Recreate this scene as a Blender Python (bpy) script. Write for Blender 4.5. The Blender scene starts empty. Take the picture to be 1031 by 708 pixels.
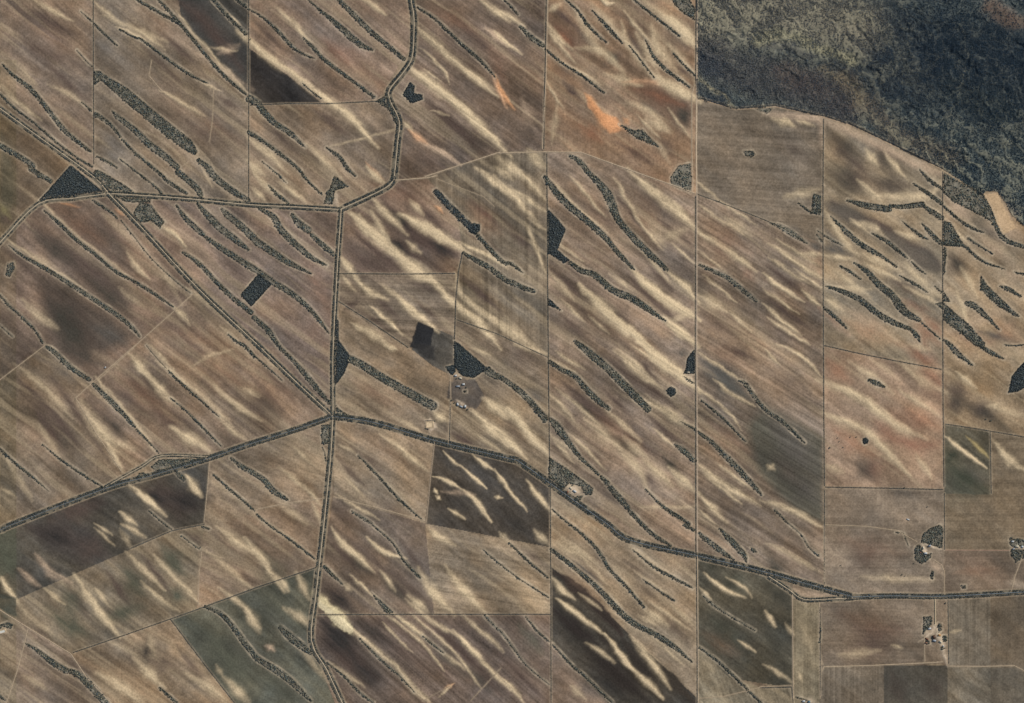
import bpy, math, random, time
import numpy as np
random.seed(7); rng = np.random.default_rng(7)
T0 = time.time()
# ------------------------------------------------------------------ survey frame
# the land was surveyed on a 1031 x 708 sheet; one sheet unit is 8 m on the ground
M = 8.0
CX, CY = 515.5, 354.0
G = 0.8                                # terrain grid step in sheet units
X0, X1, Y0, Y1 = -60.0, 1091.0, -60.0, 768.0
xs = np.arange(X0, X1 + G, G); ys = np.arange(Y0, Y1 + G, G)
NX, NY = len(xs), len(ys)
GX, GY = np.meshgrid(xs, ys)
S = 260.0 / 1023.0
COLS = {'0': 0.0, '1': 250.0, '2': 500.0, '3': 771.0}
ROWS = {'0': 0.0, '1': 170.0, '2': 348.0, '3': 528.0}
def lin(c):
    c = np.asarray(c, float) / 255.0
    return np.where(c <= 0.04045, c / 12.92, ((c + 0.055) / 1.055) ** 2.4)
def W(px, py): return (px - CX) * M, (CY - py) * M

def pts(*secs):
    """surveyed stations: ('row/col sheet', 'x,y[,width] ...') -> list of [x, y, width or nan]"""
    out = []
    for tile, s in secs:
        for q in s.split():
            v = [float(a) for a in q.split(',')]
            if tile == 'p':
                out.append([v[0], v[1], v[2] if len(v) > 2 else np.nan])
            else:
                x0 = 770.0 if tile == '03' else COLS[tile[1]]
                out.append([x0 + v[0] * S, ROWS[tile[0]] + v[1] * S, v[2] * S if len(v) > 2 else np.nan])
    return out
# ------------------------------------------------------------------ noise
def _lat(seed):
    return np.random.default_rng(seed).random((257, 257))
def vnoise(x, y, seed):
    L = _lat(seed)
    xi = np.floor(x).astype(int); yi = np.floor(y).astype(int)
    fx = x - xi; fy = y - yi
    fx = fx * fx * fx * (fx * (fx * 6 - 15) + 10); fy = fy * fy * fy * (fy * (fy * 6 - 15) + 10)
    xi &= 255; yi &= 255
    a = L[yi, xi]; b = L[yi, xi + 1]; c = L[yi + 1, xi]; d = L[yi + 1, xi + 1]
    return ((a * (1 - fx) + b * fx) * (1 - fy) + (c * (1 - fx) + d * fx) * fy) * 2 - 1
def fbm(x, y, seed, octv=4, gain=0.5):
    s = 0; a = 1.0; n = 0
    for k in range(octv):
        s = s + a * vnoise(x * 2 ** k + 31.7 * k, y * 2 ** k + 17.3 * k, seed + k); n += a; a *= gain
    return s / n
def rot(x, y, deg):
    c, s = math.cos(math.radians(deg)), math.sin(math.radians(deg))
    return x * c + y * s, -x * s + y * c
def inpoly(px, py, poly):
    r = np.zeros(np.shape(px), bool); n = len(poly)
    for i in range(n):
        x1, y1 = poly[i][:2]; x2, y2 = poly[(i + 1) % n][:2]
        if y1 == y2: continue
        c = ((y1 > py) != (y2 > py)) & (px < (x2 - x1) * (py - y1) / (y2 - y1) + x1)
        r ^= c
    return r
def segdist(px, py, P, closed=False):
    """distance to the line, local half width there, and position 0..1 along it"""
    P = np.asarray(P, float); n = len(P)
    best = np.full(np.shape(px), 1e9); wl = np.zeros(np.shape(px)); tl = np.zeros(np.shape(px))
    L = [0.0]
    for i in range(n - 1): L.append(L[-1] + math.hypot(*(P[i + 1, :2] - P[i, :2])))
    for i in range(n if closed else n - 1):
        a = P[i]; b = P[(i + 1) % n]; d = b[:2] - a[:2]; q = max(d @ d, 1e-9)
        t = np.clip(((px - a[0]) * d[0] + (py - a[1]) * d[1]) / q, 0, 1)
        dd = np.hypot(px - a[0] - t * d[0], py - a[1] - t * d[1])
        m = dd < best
        best = np.where(m, dd, best)
        wl = np.where(m, (a[2] * (1 - t) + b[2] * t) / 2, wl)
        if not closed: tl = np.where(m, (L[i] + t * (L[i + 1] - L[i])) / max(L[-1], 1e-9), tl)
    return best, wl, tl
def smooth(P, n=4):
    """round a surveyed line through its stations (Catmull-Rom)"""
    P = np.asarray(P, float)
    if len(P) < 3: return P
    Q = np.vstack([2 * P[0] - P[1], P, 2 * P[-1] - P[-2]]); out = []
    for i in range(1, len(Q) - 2):
        for k in range(n):
            t = k / n
            out.append(0.5 * ((2 * Q[i]) + (-Q[i-1] + Q[i+1]) * t + (2*Q[i-1] - 5*Q[i] + 4*Q[i+1] - Q[i+2]) * t*t + (-Q[i-1] + 3*Q[i] - 3*Q[i+1] + Q[i+2]) * t**3))
    out.append(P[-1]); return np.array(out)
def box(P, pad):
    P = np.asarray(P); i0 = max(0, int((P[:, 0].min() - pad - X0) / G)); i1 = min(NX, int((P[:, 0].max() + pad - X0) / G) + 2)
    j0 = max(0, int((P[:, 1].min() - pad - Y0) / G)); j1 = min(NY, int((P[:, 1].max() + pad - Y0) / G) + 2)
    return (slice(j0, j1), slice(i0, i1))
EXPO = 0.0
# ------------------------------------------------------------------ fields
# key: (outline, soil colour, furrow direction in degrees, furrow strength, phrase that finds it)
F = []
def field(key, poly, col, ang, st, phrase):
    F.append((key, [tuple(float(v) for v in q.split(',')) for q in poly.split()], col, ang, st, phrase))
field('f45', '-60,40 0,105 104,193 38,205 -60,300', (124,104,84), 45, .3, 'the small wedge paddock left of the dark triangular wood')
field('f1', '-60,-60 94,-60 95,182 104,192 0,108 -60,60', (131,112,96), 42, .6, 'the top-left corner paddock')
field('f2', '94,-60 250,-60 250,206 108,196 95,182', (131,114,97), 40, .4, 'the tall paddock between the first two straight fences')
field('f2d', '171,-60 250,-60 250,93 231,74 213,53 194,33 183,22', (70,68,65), 45, .4, 'the dark paddock corner at the top')
field('f3', '250,-60 411,-60 411,0 414,16 412,50 394,78 382,102 250,105', (139,117,100), 42, .5, 'the paddock above the black triangular field')
field('f3d', '250,48 290,76 324,104 250,105.5', (60,56,54), 45, .4, 'the black triangular field')
field('f4', '250,105 382,102 394,100 403,122 398,180 343,210 250,207', (140,119,99), 42, .5, 'the paddock below the black triangular field')
field('f5', '411,-60 552,-60 550,60 547,153 510,152 428,178 398,184 402,124 391,96 413,62 416,20 411,0', (121,103,89), 36, 1., 'the dark furrowed paddock right of the winding top road')
field('f6', '552,-60 702,-60 701,196 676,186 640,172 585,154 547,152 549,90', (140,114,92), 90, .4, 'the paddock with the orange sand scar')
field('f7', '702,98 727,106 781,107 829,118 829,246 760,218 724,204 701,196', (119,105,90), 4, .8, 'the plain brown paddock just below the scrubland')
field('f8', '701,196 724,204 760,218 829,246 829.5,590 701,556', (126,108,92), 31, 1.0, 'the long furrowed paddock right of the straight sandy track')
field('f9', '829,118 860,127 949,171 949,371 829,348', (140,124,104), 40, .2, 'the pale dune paddock between the scrubland and the red field')
field('f10', '829,348 949,371 950,493 830,491', (152,126,104), 38, .15, 'the reddish sandy paddock')
field('f11', '830,491 950,493 950.5,555 950,603 830,604', (133,116,99), 0, .6, 'the square brown paddock right of the road fork')
field('f12', '949,171 989,195 994,191 1005,193 1018,216 1031,226 1091,260 1091,448 1031,440 951,427', (152,130,105), 48, .2, 'the far right paddock with the pale sand tongue')
field('f12b', '949,372 1000,362 1091,350 1091,448 1031,440 951,427', (139,119,96), 70, .3, 'the pale paddock under the large right-edge wood')
field('f13', '951,427 997,434 998,498 951,497', (96,90,77), 40, .4, 'the dark green square field')
field('f14', '997,434 1031,440 1091,448 1091,560 951,554 951,497 998,498', (124,107,87), 0, .7, 'the brown paddock beside the dark green square field')
field('f15', '951,554 1017,554 1091,556 1091,602 951,602', (120,103,87), 0, .5, 'the reddish brown paddock above the right end of the highway')
field('f16', '825,604 930,602 931,669 829,671', (126,109,92), 2, .6, 'the dark centred paddock left of the lowest farmstead')
field('f16b', '798,604 825,604 825,768 799,768', (146,129,104), 90, .8, 'the narrow pale strip paddock')
field('f17', '930,602 954,602 955,668 931,669', (133,114,95), 90, .3, 'the farmstead paddock')
field('f18', '954,602 997,601 997,672 955,671', (118,106,91), 90, .8, 'the grey brown paddock right of the lowest farmstead')
field('f18b', '997,601 1091,600 1091,672 997,672', (110,96,80), 90, .3, 'the dark brown paddock at the right edge')
field('f19', '825,670 890,670 890,768 825,768', (123,108,91), 90, 1., 'the upright furrowed paddock at the bottom')
field('f20', '890,670 954,670 955,768 890,768', (90,83,73), 90, .3, 'the dark brown paddock at the bottom')
field('f21', '954,671 997,672 997,768 955,768', (121,110,95), 55, .7, 'the grey scratched paddock at the bottom')
field('f22', '997,672 1091,672 1091,768 997,768', (106,95,81), 90, .4, 'the bottom-right corner paddock')
field('f23', '701,556 760,574 798,586 799,693 735,683 702,651', (90,84,72), 36, .5, 'the dark paddock below the highway bend')
field('f23b', '702,651 735,683 765,692 799,693 799,768 702,768', (140,125,103), 70, .7, 'the pale grey corner under the dark paddock')
field('f24', '550,153 585,154 640,172 676,186 701,196 701,558 640,542 600,520 575,502 553,484', (137,117,100), 33, .8, 'the tall central paddock left of the straight sandy track')
field('f25', '553,484 575,502 600,520 640,542 701,558 702,703 640,645 600,606 555,571', (151,130,107), 36, .5, 'the pale paddock under the highway')
field('f25e', '554.6,618 555,571 702,768 555,768', (122,105,92), 42, .7, 'the brown corner under the blackened paddock')
field('f25d', '555,571 600,606 640,645 702,703 702,768 655,768 612,708 585,680 555,645', (70,65,59), 42, .5, 'the blackened paddock at the bottom centre')
field('f26', '428,178 510,152 550,152 553,360 459,322 459,275 466,254 461,222 440,190', (116,102,86), 90, .95, 'the upright furrowed paddock left of the central fence')
field('f26b', '459,322 553,360 553.3,412 500,372 457,343', (126,110,94), 30, .9, 'the diagonal furrowed paddock above the farm belt')
field('f30', '455,405 480,413 490,399 485,377 492,371 553,410 553.5,484 500,458 453,446', (136,118,98), 33, .9, 'the sandy striped paddock right of the farm track')
field('f27', '344,210 398,184 428,178 440,190 461,222 466,254 458,275.5 341,275', (127,107,92), 36, .5, 'the blotchy paddock at the right of the road corner')
field('f28', '340,275 458,275.5 457,343 440,338 421,323 412,352 370,325 338,303', (127,110,93), 3, 1.2, 'the horizontally furrowed paddock')
field('f29', '338,303 370,325 415,352 436,369 449,376 452,385 449,402 456,404 453,446 437,443 337,419', (146,125,103), 24, .6, 'the pale paddock between the five-way junction and the farm')
field('f29d', '421.6,323.8 436.8,330 457,339 457.5,377 448.6,375 435.8,368.7 415,352', (86,82,77), 20, .3, 'the black field at the farm')
field('f29g', '452.6,384.6 478.3,381.6 488.2,399.4 479.3,412.3 455.5,403.4 450,401', (102,92,84), 20, .2, 'the grey farm paddock')
field('f31', '337,420 437,443 428,527 336,501', (142,123,103), 32, .5, 'the paddock below the five-way junction')
field('f32', '437,443 500,458 554,482 553,551 428,527', (80,72,64), 60, .5, 'the dark chocolate field with cream streaks')
field('f33', '428,527 553,551 554.5,618 437,618', (145,126,105), 10, .9, 'the pale paddock below the chocolate field')
field('f34', '335,501 428,527 437,618 319,618', (114,99,87), 50, .4, 'the grey brown paddock below the five-way junction')
field('f35', '318,618 554.5,618 555,768 345,768 337,708 312,642', (115,98,86), 42, .9, 'the broad bottom paddock right of the south road')
field('f36', '109,195 250,207 343,210 338,300 334,419', (126,107,94), 34, .6, 'the big triangle of paddock between three roads')
field('f37a', '-60,300 38,205 109,195 198,292 137,348 91,386 45,348 0,384 -60,430', (119,100,86), 38, .4, 'the dark hearted paddock left of the diagonal road')
field('f37b', '198,292 334,419 211,461 160,460 122,475 76,400 91,386 137,348', (130,110,93), 38, .6, 'the paddock left of the five-way junction')
field('f37c', '-60,430 0,384 45,348 91,386 76,400 122,475 105,492 0,531 -60,552', (128,110,92), 42, .5, 'the left-edge paddock above the wooded road triangle')
field('f38', '-60,556 0,533 105,494 211,461 206,528 173,535 132,553 18,603 -60,640', (82,76,68), 30, .4, 'the dark field under the wooded road triangle')
field('f39', '211,461 330,423 326,502 250,518 206,535', (135,116,97), 15, .6, 'the pale paddock left of the south road')
field('f40', '-60,600 18,603 132,553 173,535 206,533 200,553 198,613 72,658 0,612', (118,104,87), 40, .4, 'the olive brown paddock near the lower left corner')
field('f41', '206,533 250,518 326,502 319,571 260,590 198,613', (132,112,94), 20, .5, 'the brown paddock above the green field')
field('f42', '171,623 260,590 319,571 311,641 340,715 345,768 275,768 236,708', (90,88,77), 48, .3, 'the green field left of the south road')
field('f43', '72,658 171,623 236,708 275,768 145,768 112,708', (134,114,93), 35, .6, 'the sandy paddock at the bottom left')
field('f44', '-60,590 0,614 71,658 112,708 145,768 -60,768', (126,109,94), 35, .8, 'the bottom-left corner paddock')
SCRUB = [(702,-60),(1091,-60),(1091,262),(1031,227),(1018,216),(1013,205),(1004,193),(993,192),(989,196),(949,170),(912,152),(860,127),(829,117),(781,107),(740,110),(702,99)]

# ------------------------------------------------------------------ tree belts
BELTS = []
def B(*secs, w=None, d=.75, wood=False, poly=False, kind=None):
    """w: width along the whole line, d: how closely the trees stand"""
    P = pts(*[s for s in secs])
    if not poly:
        for p in P:
            if np.isnan(p[2]): p[2] = (w or 14) * S
    else:
        for p in P: p[2] = 0.0
    BELTS.append(dict(P=P, d=d, poly=poly, kind=kind or ('wood' if poly else 'belt')))
def P_(tile, s, d=.9, kind='wood'): B((tile, s), poly=True, d=d, kind=kind)
# sheet 00
B(('00','320,45,6 365,85,10'), d=.7); B(('00','375,95,12 420,140,14 465,180,8'))
B(('00','475,117,8 540,150,12 560,155,13 640,215,14 700,260,14 770,305,13 825,330,8'))
B(('00','545,0,14 625,45,16 700,88,16'))
B(('00','630,0,14 672,45,16 715,95,18 770,160,18 830,235,18 900,310,18 976,374,14'))
B(('00','845,0 905,65 975,135'), w=18); B(('00','940,0 976,26'), w=14)
P_('00','373,280 395,280 440,310 500,345 560,395 620,445 700,508 760,556 785,600 775,615 720,586 640,525 560,455 500,408 440,353 400,318 380,335 372,335', .9, 'belt')
B(('00','788,635,22 830,668,30'),('10','828,4,32 860,40,32 920,85,32 985,125,26'), d=.7)
B(('00','445,440,10 470,465,24 540,520,28 590,570,34 650,615,34 702,662,28'), d=.7)
B(('00','714,684,24'),('10','705,12,30 740,40,30 780,75,30 796,103,28'), d=.7)
B(('00','325,405,8 362,438,14')); B(('00','378,452,22 400,465,22 440,495,16 478,540,14'))
B(('00','485,552,12 530,600,14 590,650,16 650,702,16'),('10','660,45,18 740,98,18'), d=.8)
B(('00','385,620,10 425,640,14 465,665,8'))
B(('00','475,630,6 525,668,9 570,703,9'),('10','560,25,9 625,78,10 640,98,16'))
B(('p','95.1,170.8 100.5,171.2 115.3,180.1 123.9,184.8 136.3,193.3 134,194 112.2,194.4 95,180'), poly=True, d=.85)
B(('00','10,255,8 50,295,14 120,350,22 180,420,24 250,510,24 300,555,20 360,600,14'), d=.65)
B(('00','0,372 60,430 140,490 220,560 300,620 366,660'), w=12, d=.8)
B(('00','0,575,24 60,610,26 130,655,26'),('10','125,2,26 202,48,22'), d=.7)
B(('00','305,200 350,250 366,262'), w=8, d=.4)
P_('p','39,202.5 70.8,166.5 73,167.5 103.5,192.6', .97)
# sheet 01
B(('01','240,0,10 290,45,14 340,85,26 400,140,34 450,180,28 492,198,12'), d=.9)
B(('01','360,0,22 420,60,26 480,120,26 540,170,24 618,235,20'), d=.6)
B(('01','218,148,8 260,190,20 300,235,20 400,310,18 500,385,16'))
B(('01','0,35,8 60,70,12 120,125,18 165,175,18 210,210,14 265,233,6'))
B(('01','670,30,12 740,75,14 840,170,16 920,240,16 978,305,8'), d=.85)
B(('01','4,390,34 40,412,34 60,440,32 110,490,28 170,530,26 225,583,8'))
B(('01','4,525,22 60,560,18 140,620,18 200,670,16'),('11','230,40,14 290,100,12'))
B(('01','55,640,6 130,700,8'),('11','120,25,8 150,55,5'))
B(('01','310,585,10 360,620,20'),('11','395,0,20 425,28,10'), d=.9)
B(('01','215,330 250,360 290,390'), w=5, d=.45)
P_('01','640,325 660,340 657,370 690,375 692,395 645,408 612,375', .95)
P_('01','505,402 550,372 560,405 590,455 596,480 590,500 560,440 520,408', .9)
P_('11','340,25 400,70 345,85 335,140 300,140 310,90 325,75', .9)
B(('11','80,65,8 120,105,18 158,135,16'), d=.9)
# sheet 02
B(('02','30,0,8 60,28,12 85,58,8')); B(('02','95,105,16 140,150,26 186,180,20'), d=.6)
B(('02','195,195 260,250 340,300 425,367'), w=13, d=.9)
B(('02','275,0,10 320,40,12 370,110,16 435,168,10'), d=.9)
B(('02','380,42,8 430,95,18 470,140,18 500,172,8')); B(('02','525,180 570,235 625,308'), w=9)
B(('02','590,158,8 620,220,18 660,265,18 710,305,16 765,345,10'), d=.8)
B(('02','545,0 640,75 725,142'), w=13, d=.8)
P_('02','685,-10 760,-10 786,28 786,80 750,60 720,35', .6)
B(('02','700,210,8 740,255,13 788,300,10'))
P_('02','485,492 545,515 580,512 600,535 652,587 620,575 560,550 500,507', .8)
B(('02','292,617,18 330,640,26 370,690,26'),('12','395,45,30 440,100,44 465,160,40 485,205,32 540,270,32 610,340,32 675,398,20'), d=.7)
P_('02','690,700 720,655 770,645 775,720 772,765 725,748 690,735', .4)
# sheet 12
B(('12','192,32,20 215,65,30 265,125,34 340,190,32 420,260,30 480,330,24 545,398,14'), d=.75)
P_('12','204,160 240,195 275,240 242,320 290,362 270,374 204,335', .95)
B(('12','292,372,20 340,405,26 390,420,30 460,480,34 530,510,36 600,555,30 670,602,8'), d=.9)
P_('12','204,508 258,562 204,540', .95)
B(('11','745,92,30 790,140,32 840,190,34 880,228,34'), d=.95)
P_('11','868,228 895,213 918,222 918,245 900,262 875,250', .95, 'clump')
B(('11','905,258,20 950,310,22 1010,370,22'),('12','60,376,18 105,412,8'), d=.9)
B(('11','852,332,16 900,360,24 960,395,26 1020,440,26'),('12','60,450,26 105,470,26 148,485,20'), d=.9)
B(('12','310,682,16'),('22','350,14,34 430,80,36 500,150,38 600,250,34'), d=.75)
B(('12','805,380,14 860,405,20 920,435,24 1000,500,22 1030,525,12'), d=.45)
# sheet 13
P_('13','188,95 220,105 220,186 180,176', .9); B(('13','130,135,6 155,155,12 182,176,12'))
B(('13','15,215,6 60,230,24 110,260,26 165,295,8'), d=.45)
B(('13','325,125,14 400,145,32 488,160,32'), d=.65); B(('13','492,145,16 540,150,24 620,140,30'), d=.65)
B(('13','630,148,14 660,170,26 698,194,26'), d=.65)
P_('13','703,200 735,215 765,265 790,306 770,308 703,300', .85)
B(('13','618,215,8 650,250,22 700,295,22 780,302,18 830,345,16 880,375,12 950,398,6'), d=.9)
B(('13','585,58,8 640,95,20 698,138,20'), d=.85); B(('13','704,146,12 770,205,16 830,240,16 865,252,6'), d=.85)
B(('13','610,3,8 650,45,18 697,78,16'), d=.85)
P_('13','704,12 860,97 893,150 910,200 935,255 965,282 1023,300 1050,310 1050,325 1020,315 960,298 925,272 890,205 800,158 740,130 704,92', .72)
B(('13','540,207,6 600,255,16 645,280,8')); B(('13','258,188,6 310,240,22 380,300,26 450,340,20 520,388,10'))
B(('13','420,255,8 470,280,18 520,320,18 562,355,8')); B(('13','578,368,8 605,395,12 635,418,6'))
B(('13','350,372,10 400,405,26 450,460,34 500,500,36 550,565,38 608,598,22'), d=.9)
B(('13','615,605 650,638 692,674'), w=9)
B(('13','292,382,8 330,405,16 378,438,8')); B(('13','240,465,10 290,480,22 370,515,30 440,570,30 510,610,28 568,632,22'), d=.85)
B(('13','578,637,20 600,662,24 612,688,8')); B(('13','232,552,16 280,590,18 322,632,10'), d=.65)
B(('13','530,422,8 590,455,16 642,490,8')); B(('13','670,465,6 697,488,10'))
P_('13','703,480 735,530 703,525', .85, 'clump')
B(('13','802,275,14 840,300,12 898,337,8')); B(('13','985,408,6 1023,418,14'))
P_('13','850,418 880,460 940,520 1010,585 990,585 920,545 850,478', .9)
B(('13','928,465,10 960,475,24 1010,505,14')); B(('13','795,532,22 822,540,32 870,580,24 925,637,10'))
P_('13','672,533 700,525 740,560 810,620 870,690 868,708 830,700 770,650 704,600 704,560', .9)
B(('13','205,245,6 250,275,12 305,305,6'), d=.4)
B(('13','704,677,14 725,692,22'),('23','760,30,26 820,78,10'), d=.75)
B(('23','845,0,12 890,25,24 942,52,10')); P_('23','1070,60 1023,66 1000,90 975,120 960,188 1000,182 1023,168 1070,150', .95)
B(('23','945,-4 985,0 1023,-4'), w=8); P_('13','704,306 718,315 709,425 703,420', .8, 'clump')
B(('13','203,262,10'),('13','225,290,14'), d=.3)
# sheet 23
B(('23','410,135,14 440,148,28 468,162,12'), d=.85)
B(('22','960,138,8 985,150,20 1010,185,20'),('23','0,255,18 60,295,20 120,350,16 155,385,8'), d=.6)
B(('23','35,650,12 60,675,12 90,705,8'),('33','140,40,8 170,90,9 210,125,12'), d=.5)
# sheet 22
B(('22','212,64,22 260,95,22 310,120,24 350,165,28 400,215,28 445,250,22'))
P_('22','675,172 690,162 708,170 712,185 705,198 690,202 674,190', .95, 'clump')
P_('22','776,22 786,15 786,112 740,112 750,90 755,50', .97); B(('22','742,122 760,136 785,150'), w=7)
B(('21','948,98,40 985,122,30'),('22','5,118,24 60,155,26 120,205,30 192,290,34'), d=.85)
B(('22','216,292,18 240,320,38 280,375,32 330,440,20 405,510,12')); B(('22','415,518,16 440,545,28'), d=.9)
B(('22','452,562,28 480,595,30 520,640,26'), d=.9); B(('22','528,655,22 560,690,22'),('32','620,40,20 690,84,14'), d=.9)
P_('22','210,440 300,500 385,565 380,590 352,592 335,560 290,545 265,570 205,520', .85)
P_('22','318,596 345,592 330,620 305,604', .8, 'clump')
B(('22','730,300,6 785,330,16')); B(('22','792,338,16 850,380,20 900,430,24 950,480,28 1023,560,22 1050,592,10'), d=.7)
B(('22','707,392,12 740,415,28 785,455,24'), d=.75)
B(('22','592,568,6 640,620,14 700,665,20 765,705,16'),('32','745,2,18 783,22,16'), d=.85)
B(('32','802,36,20 850,75,28 900,112,26 940,140,8')); B(('22','810,215,8 860,255,14 900,290,13 988,380,8'), d=.7)
B(('22','220,648,8 290,708,12'),('32','340,40,16 400,100,18 450,180,18 500,230,18 585,328,12'))
# sheet 32
B(('32','218,100,20 300,165,22 400,250,26 500,355,30 560,400,28 620,430,26 700,480,26 775,545,8'), d=.85)
B(('32','540,100,6 620,165,14 700,210,16 775,250,12'), d=.85); B(('32','580,218,5 640,260,11 705,302,12'), d=.85)
B(('32','885,18,12 930,65,30 980,120,26 990,150,8')); B(('32','820,285,12 860,320,14 920,360,8 1023,420,8'), d=.5)
B(('32','800,485,10 880,545,14 960,620,13 1010,670,12 1050,708,12')); B(('32','50,72,8 120,140,14 205,212,10'), d=.9)
B(('31','930,100,8'),('32','0,145,8 90,215,8 208,290,8'), d=.9)
B(('32','115,365,8 160,420,12 210,465,10')); B(('32','222,475,10 300,560,13 350,600,12 400,650,12 460,706,12'))
B(('31','938,362,14 985,412,12'),('32','20,428,12 60,480,12 120,560,9 210,635,7'), d=.35)
P_('32','1005,92 1023,96 1035,110 1020,112', .7, 'clump')
# sheet 21
B(('10','725,330,12 790,375,22 850,440,22 920,508,24 995,568,26'), d=.75)
B(('11','22,588,24 80,640,28'),('21','120,0,20 180,60,20 240,130,28 290,190,24 322,228,18'), d=.85)
B(('10','905,655,8 940,685,14'),('20','970,0,16 1010,45,16')); B(('21','10,30,10 60,70,10 135,138,7'), d=.6)
P_('11','346,595 358,600 360,680 400,735 395,775 380,812 346,858', .95)
B(('21','402,52,38 460,80,38 520,120,40 600,165,40 680,210,44 732,238,44'), d=.9)
P_('21','347,235 375,262 430,288 347,280', .9); B(('21','435,435,8 500,500,13 600,610,14 690,690,8'), d=.85)
B(('20','915,445,12 960,480,24'),('21','10,498,26 60,530,28 100,575,30 155,610,14'), d=.75)
B(('20','845,510,10 900,560,14 960,610,14 1010,655,10')); B(('21','35,668,14'),('31','80,0,10 180,70,12 263,135,11'), d=.8)
P_('21','290,312 328,312 320,390 290,390', .92); B(('21','293,402 305,430 309,460'), w=7)
B(('21','410,655,8 450,680,16 490,705,12'), d=.5); B(('31','492,2,9 570,70,9 615,140,13 680,210,16'), d=.75)
P_('p','457.5,343 462.5,346 479.3,360.8 492.1,371.7 484.2,375.7 477.3,380.6 470.4,379.6 464.4,378.1 459.5,370.7 457.5,368.7', .95)
P_('p','449,369 458.5,367 459,374 455,378 450,373', .95, 'clump')
P_('p','260,276 274,286 253,309 242,297', .96)
# sheet 10 / 11
B(('10','878,160,14 900,180,30 960,230,34 1020,290,36'),('11','60,305,34 150,365,30 250,415,10'), d=.6)
B(('10','785,140,16 830,190,34 880,240,36 940,285,32 985,320,14'), d=.55)
B(('10','700,145,10 740,200,26 805,260,24'), d=.55)
B(('10','818,272,20 880,315,28 950,360,30 1015,400,30'),('11','60,420,26 110,455,28 160,485,28 240,550,24 320,650,10'), d=.7)
B(('11','45,157,18 100,190,30 130,240,34 190,300,32 250,350,26 310,382,10'), d=.6)
B(('11','175,182,18 200,215,34 238,243,34'), d=.55); B(('11','252,262,22 300,305,28 340,338,22'), d=.7)
P_('10','530,170 555,130 600,140 640,195 655,210 635,236 600,205 560,215 530,190', .85)
P_('10','462,112 600,118 598,135 500,132', .85, 'clump')
B(('10','175,165,8 230,210,18 290,270,18 380,340,18 450,400,16 540,450,16 620,500,16 690,548,7'), d=.7)
B(('10','35,303,6 100,350,16 200,405,20 300,470,22 400,535,22 480,590,22 530,635,18 555,665,8'), d=.7)
B(('10','370,125,12 430,165,14 465,195,10'), d=.7); B(('10','480,205 540,280 600,355 690,440 755,492'), w=7, d=.5)
P_('10','30,375 55,370 60,395 40,430 22,420', .9, 'clump')
B(('10','0,500,10 40,545,14 80,580,14')); B(('10','88,588,16 140,640,12 170,688,14'), d=.75)
B(('20','182,5,14 210,20,22 280,85,24 355,135,20'), d=.7); B(('10','0,620,6 50,665,8'), d=.5)
B(('20','368,150,16 420,200,26 480,260,24 535,322,16'), d=.75); B(('20','542,330,9 580,370,11 630,425,5'))
B(('20','580,0,4 620,48,4 660,90,5'), d=.6); B(('20','668,98,9 720,150,14 800,220,12 868,282,6'), d=.8)
B(('20','675,207,6 740,260,11 800,320,14 878,400,8'), d=.8); B(('20','168,390,6 240,450,11 320,505,12 408,560,8'), d=.85)
B(('20','0,408,12 60,465,14 130,520,13 195,578,4'), d=.8)
P_('20','630,450 820,444 790,465 700,483 612,500 600,478', .7); P_('20','560,500 598,510 570,525 542,520', .6, 'clump')
B(('20','702,502 728,528'), w=22, d=.8); B(('20','592,655,6 650,705,9'),('30','680,20,8'), d=.6)
# sheet 30 / 31
B(('30','100,470,8 150,500,20 200,540,28 265,580,30'), d=.9); B(('30','280,580,24 320,600,34 360,640,38 420,706,34'), d=.9)
B(('30','635,648,14 700,706,18'), d=.9)
B(('30','812,325,14 870,350,20 920,400,24 970,470,26 1010,520,26'),('31','50,540,28 130,590,32 190,640,26 250,700,10'), d=.85)
P_('30','-20,405 30,385 52,396 45,415 10,405 -20,440', .85, 'clump')
B(('30','720,45 755,72 790,98'), w=6, d=.7); B(('30','802,8 828,18'), w=12, d=.8); B(('30','0,680,18 20,696,10'))
B(('31','128,408,22 160,440,36 210,480,34 248,508,24'), d=.9); B(('31','302,168,20 340,205,16 375,238,6'), d=.9)
B(('31','312,547,7 380,600,12 440,665,14 495,706,12'), d=.75)
P_('31','488,270 530,305 580,350 545,352 515,310', .65, 'clump'); B(('31','692,442,8 730,475,11 775,510,7'), d=.6)
B(('31','440,450,8 490,500,14 540,550,14 600,600,12 660,665,6'), d=.45)
# sheet 33
P_('33','690,0 705,15 700,95 665,85 615,72 620,40 650,15', .92); P_('33','590,90 608,77 622,105 628,118 656,112 655,130 620,158 590,140', .92)
P_('33','655,180 668,185 662,222 652,215', .9, 'clump'); B(('33','515,32 545,35 555,60 565,85'), w=6, d=.9)
P_('33','625,365 660,362 658,398 640,412 622,440', .55, 'clump'); P_('33','966,60 1000,55 1030,60 1030,85 985,90 968,84', .7, 'clump')
P_('33','970,98 1040,100 1040,125 992,150 970,122', .9); B(('33','216,385 217,425 215,465'), w=6, d=.9)
P_('33','775,240 792,240 794,254 778,256', .6, 'clump'); B(('33','120,683 150,692 172,700'), w=7, d=.9)
P_('02','975,598 1015,597 1026,612 1010,622 985,615', .75, 'clump')
P_('p','759,109 769,106.5 779,108 772.6,115', .5, 'clump')
P_('23','384,368 398,364 407,374 404,388 390,392 382,380', .95, 'clump')
P_('33','676,398 690,396 700,418 684,428', .8, 'clump'); P_('33','700,440 716,440 718,462 702,464', .8, 'clump')
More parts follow.
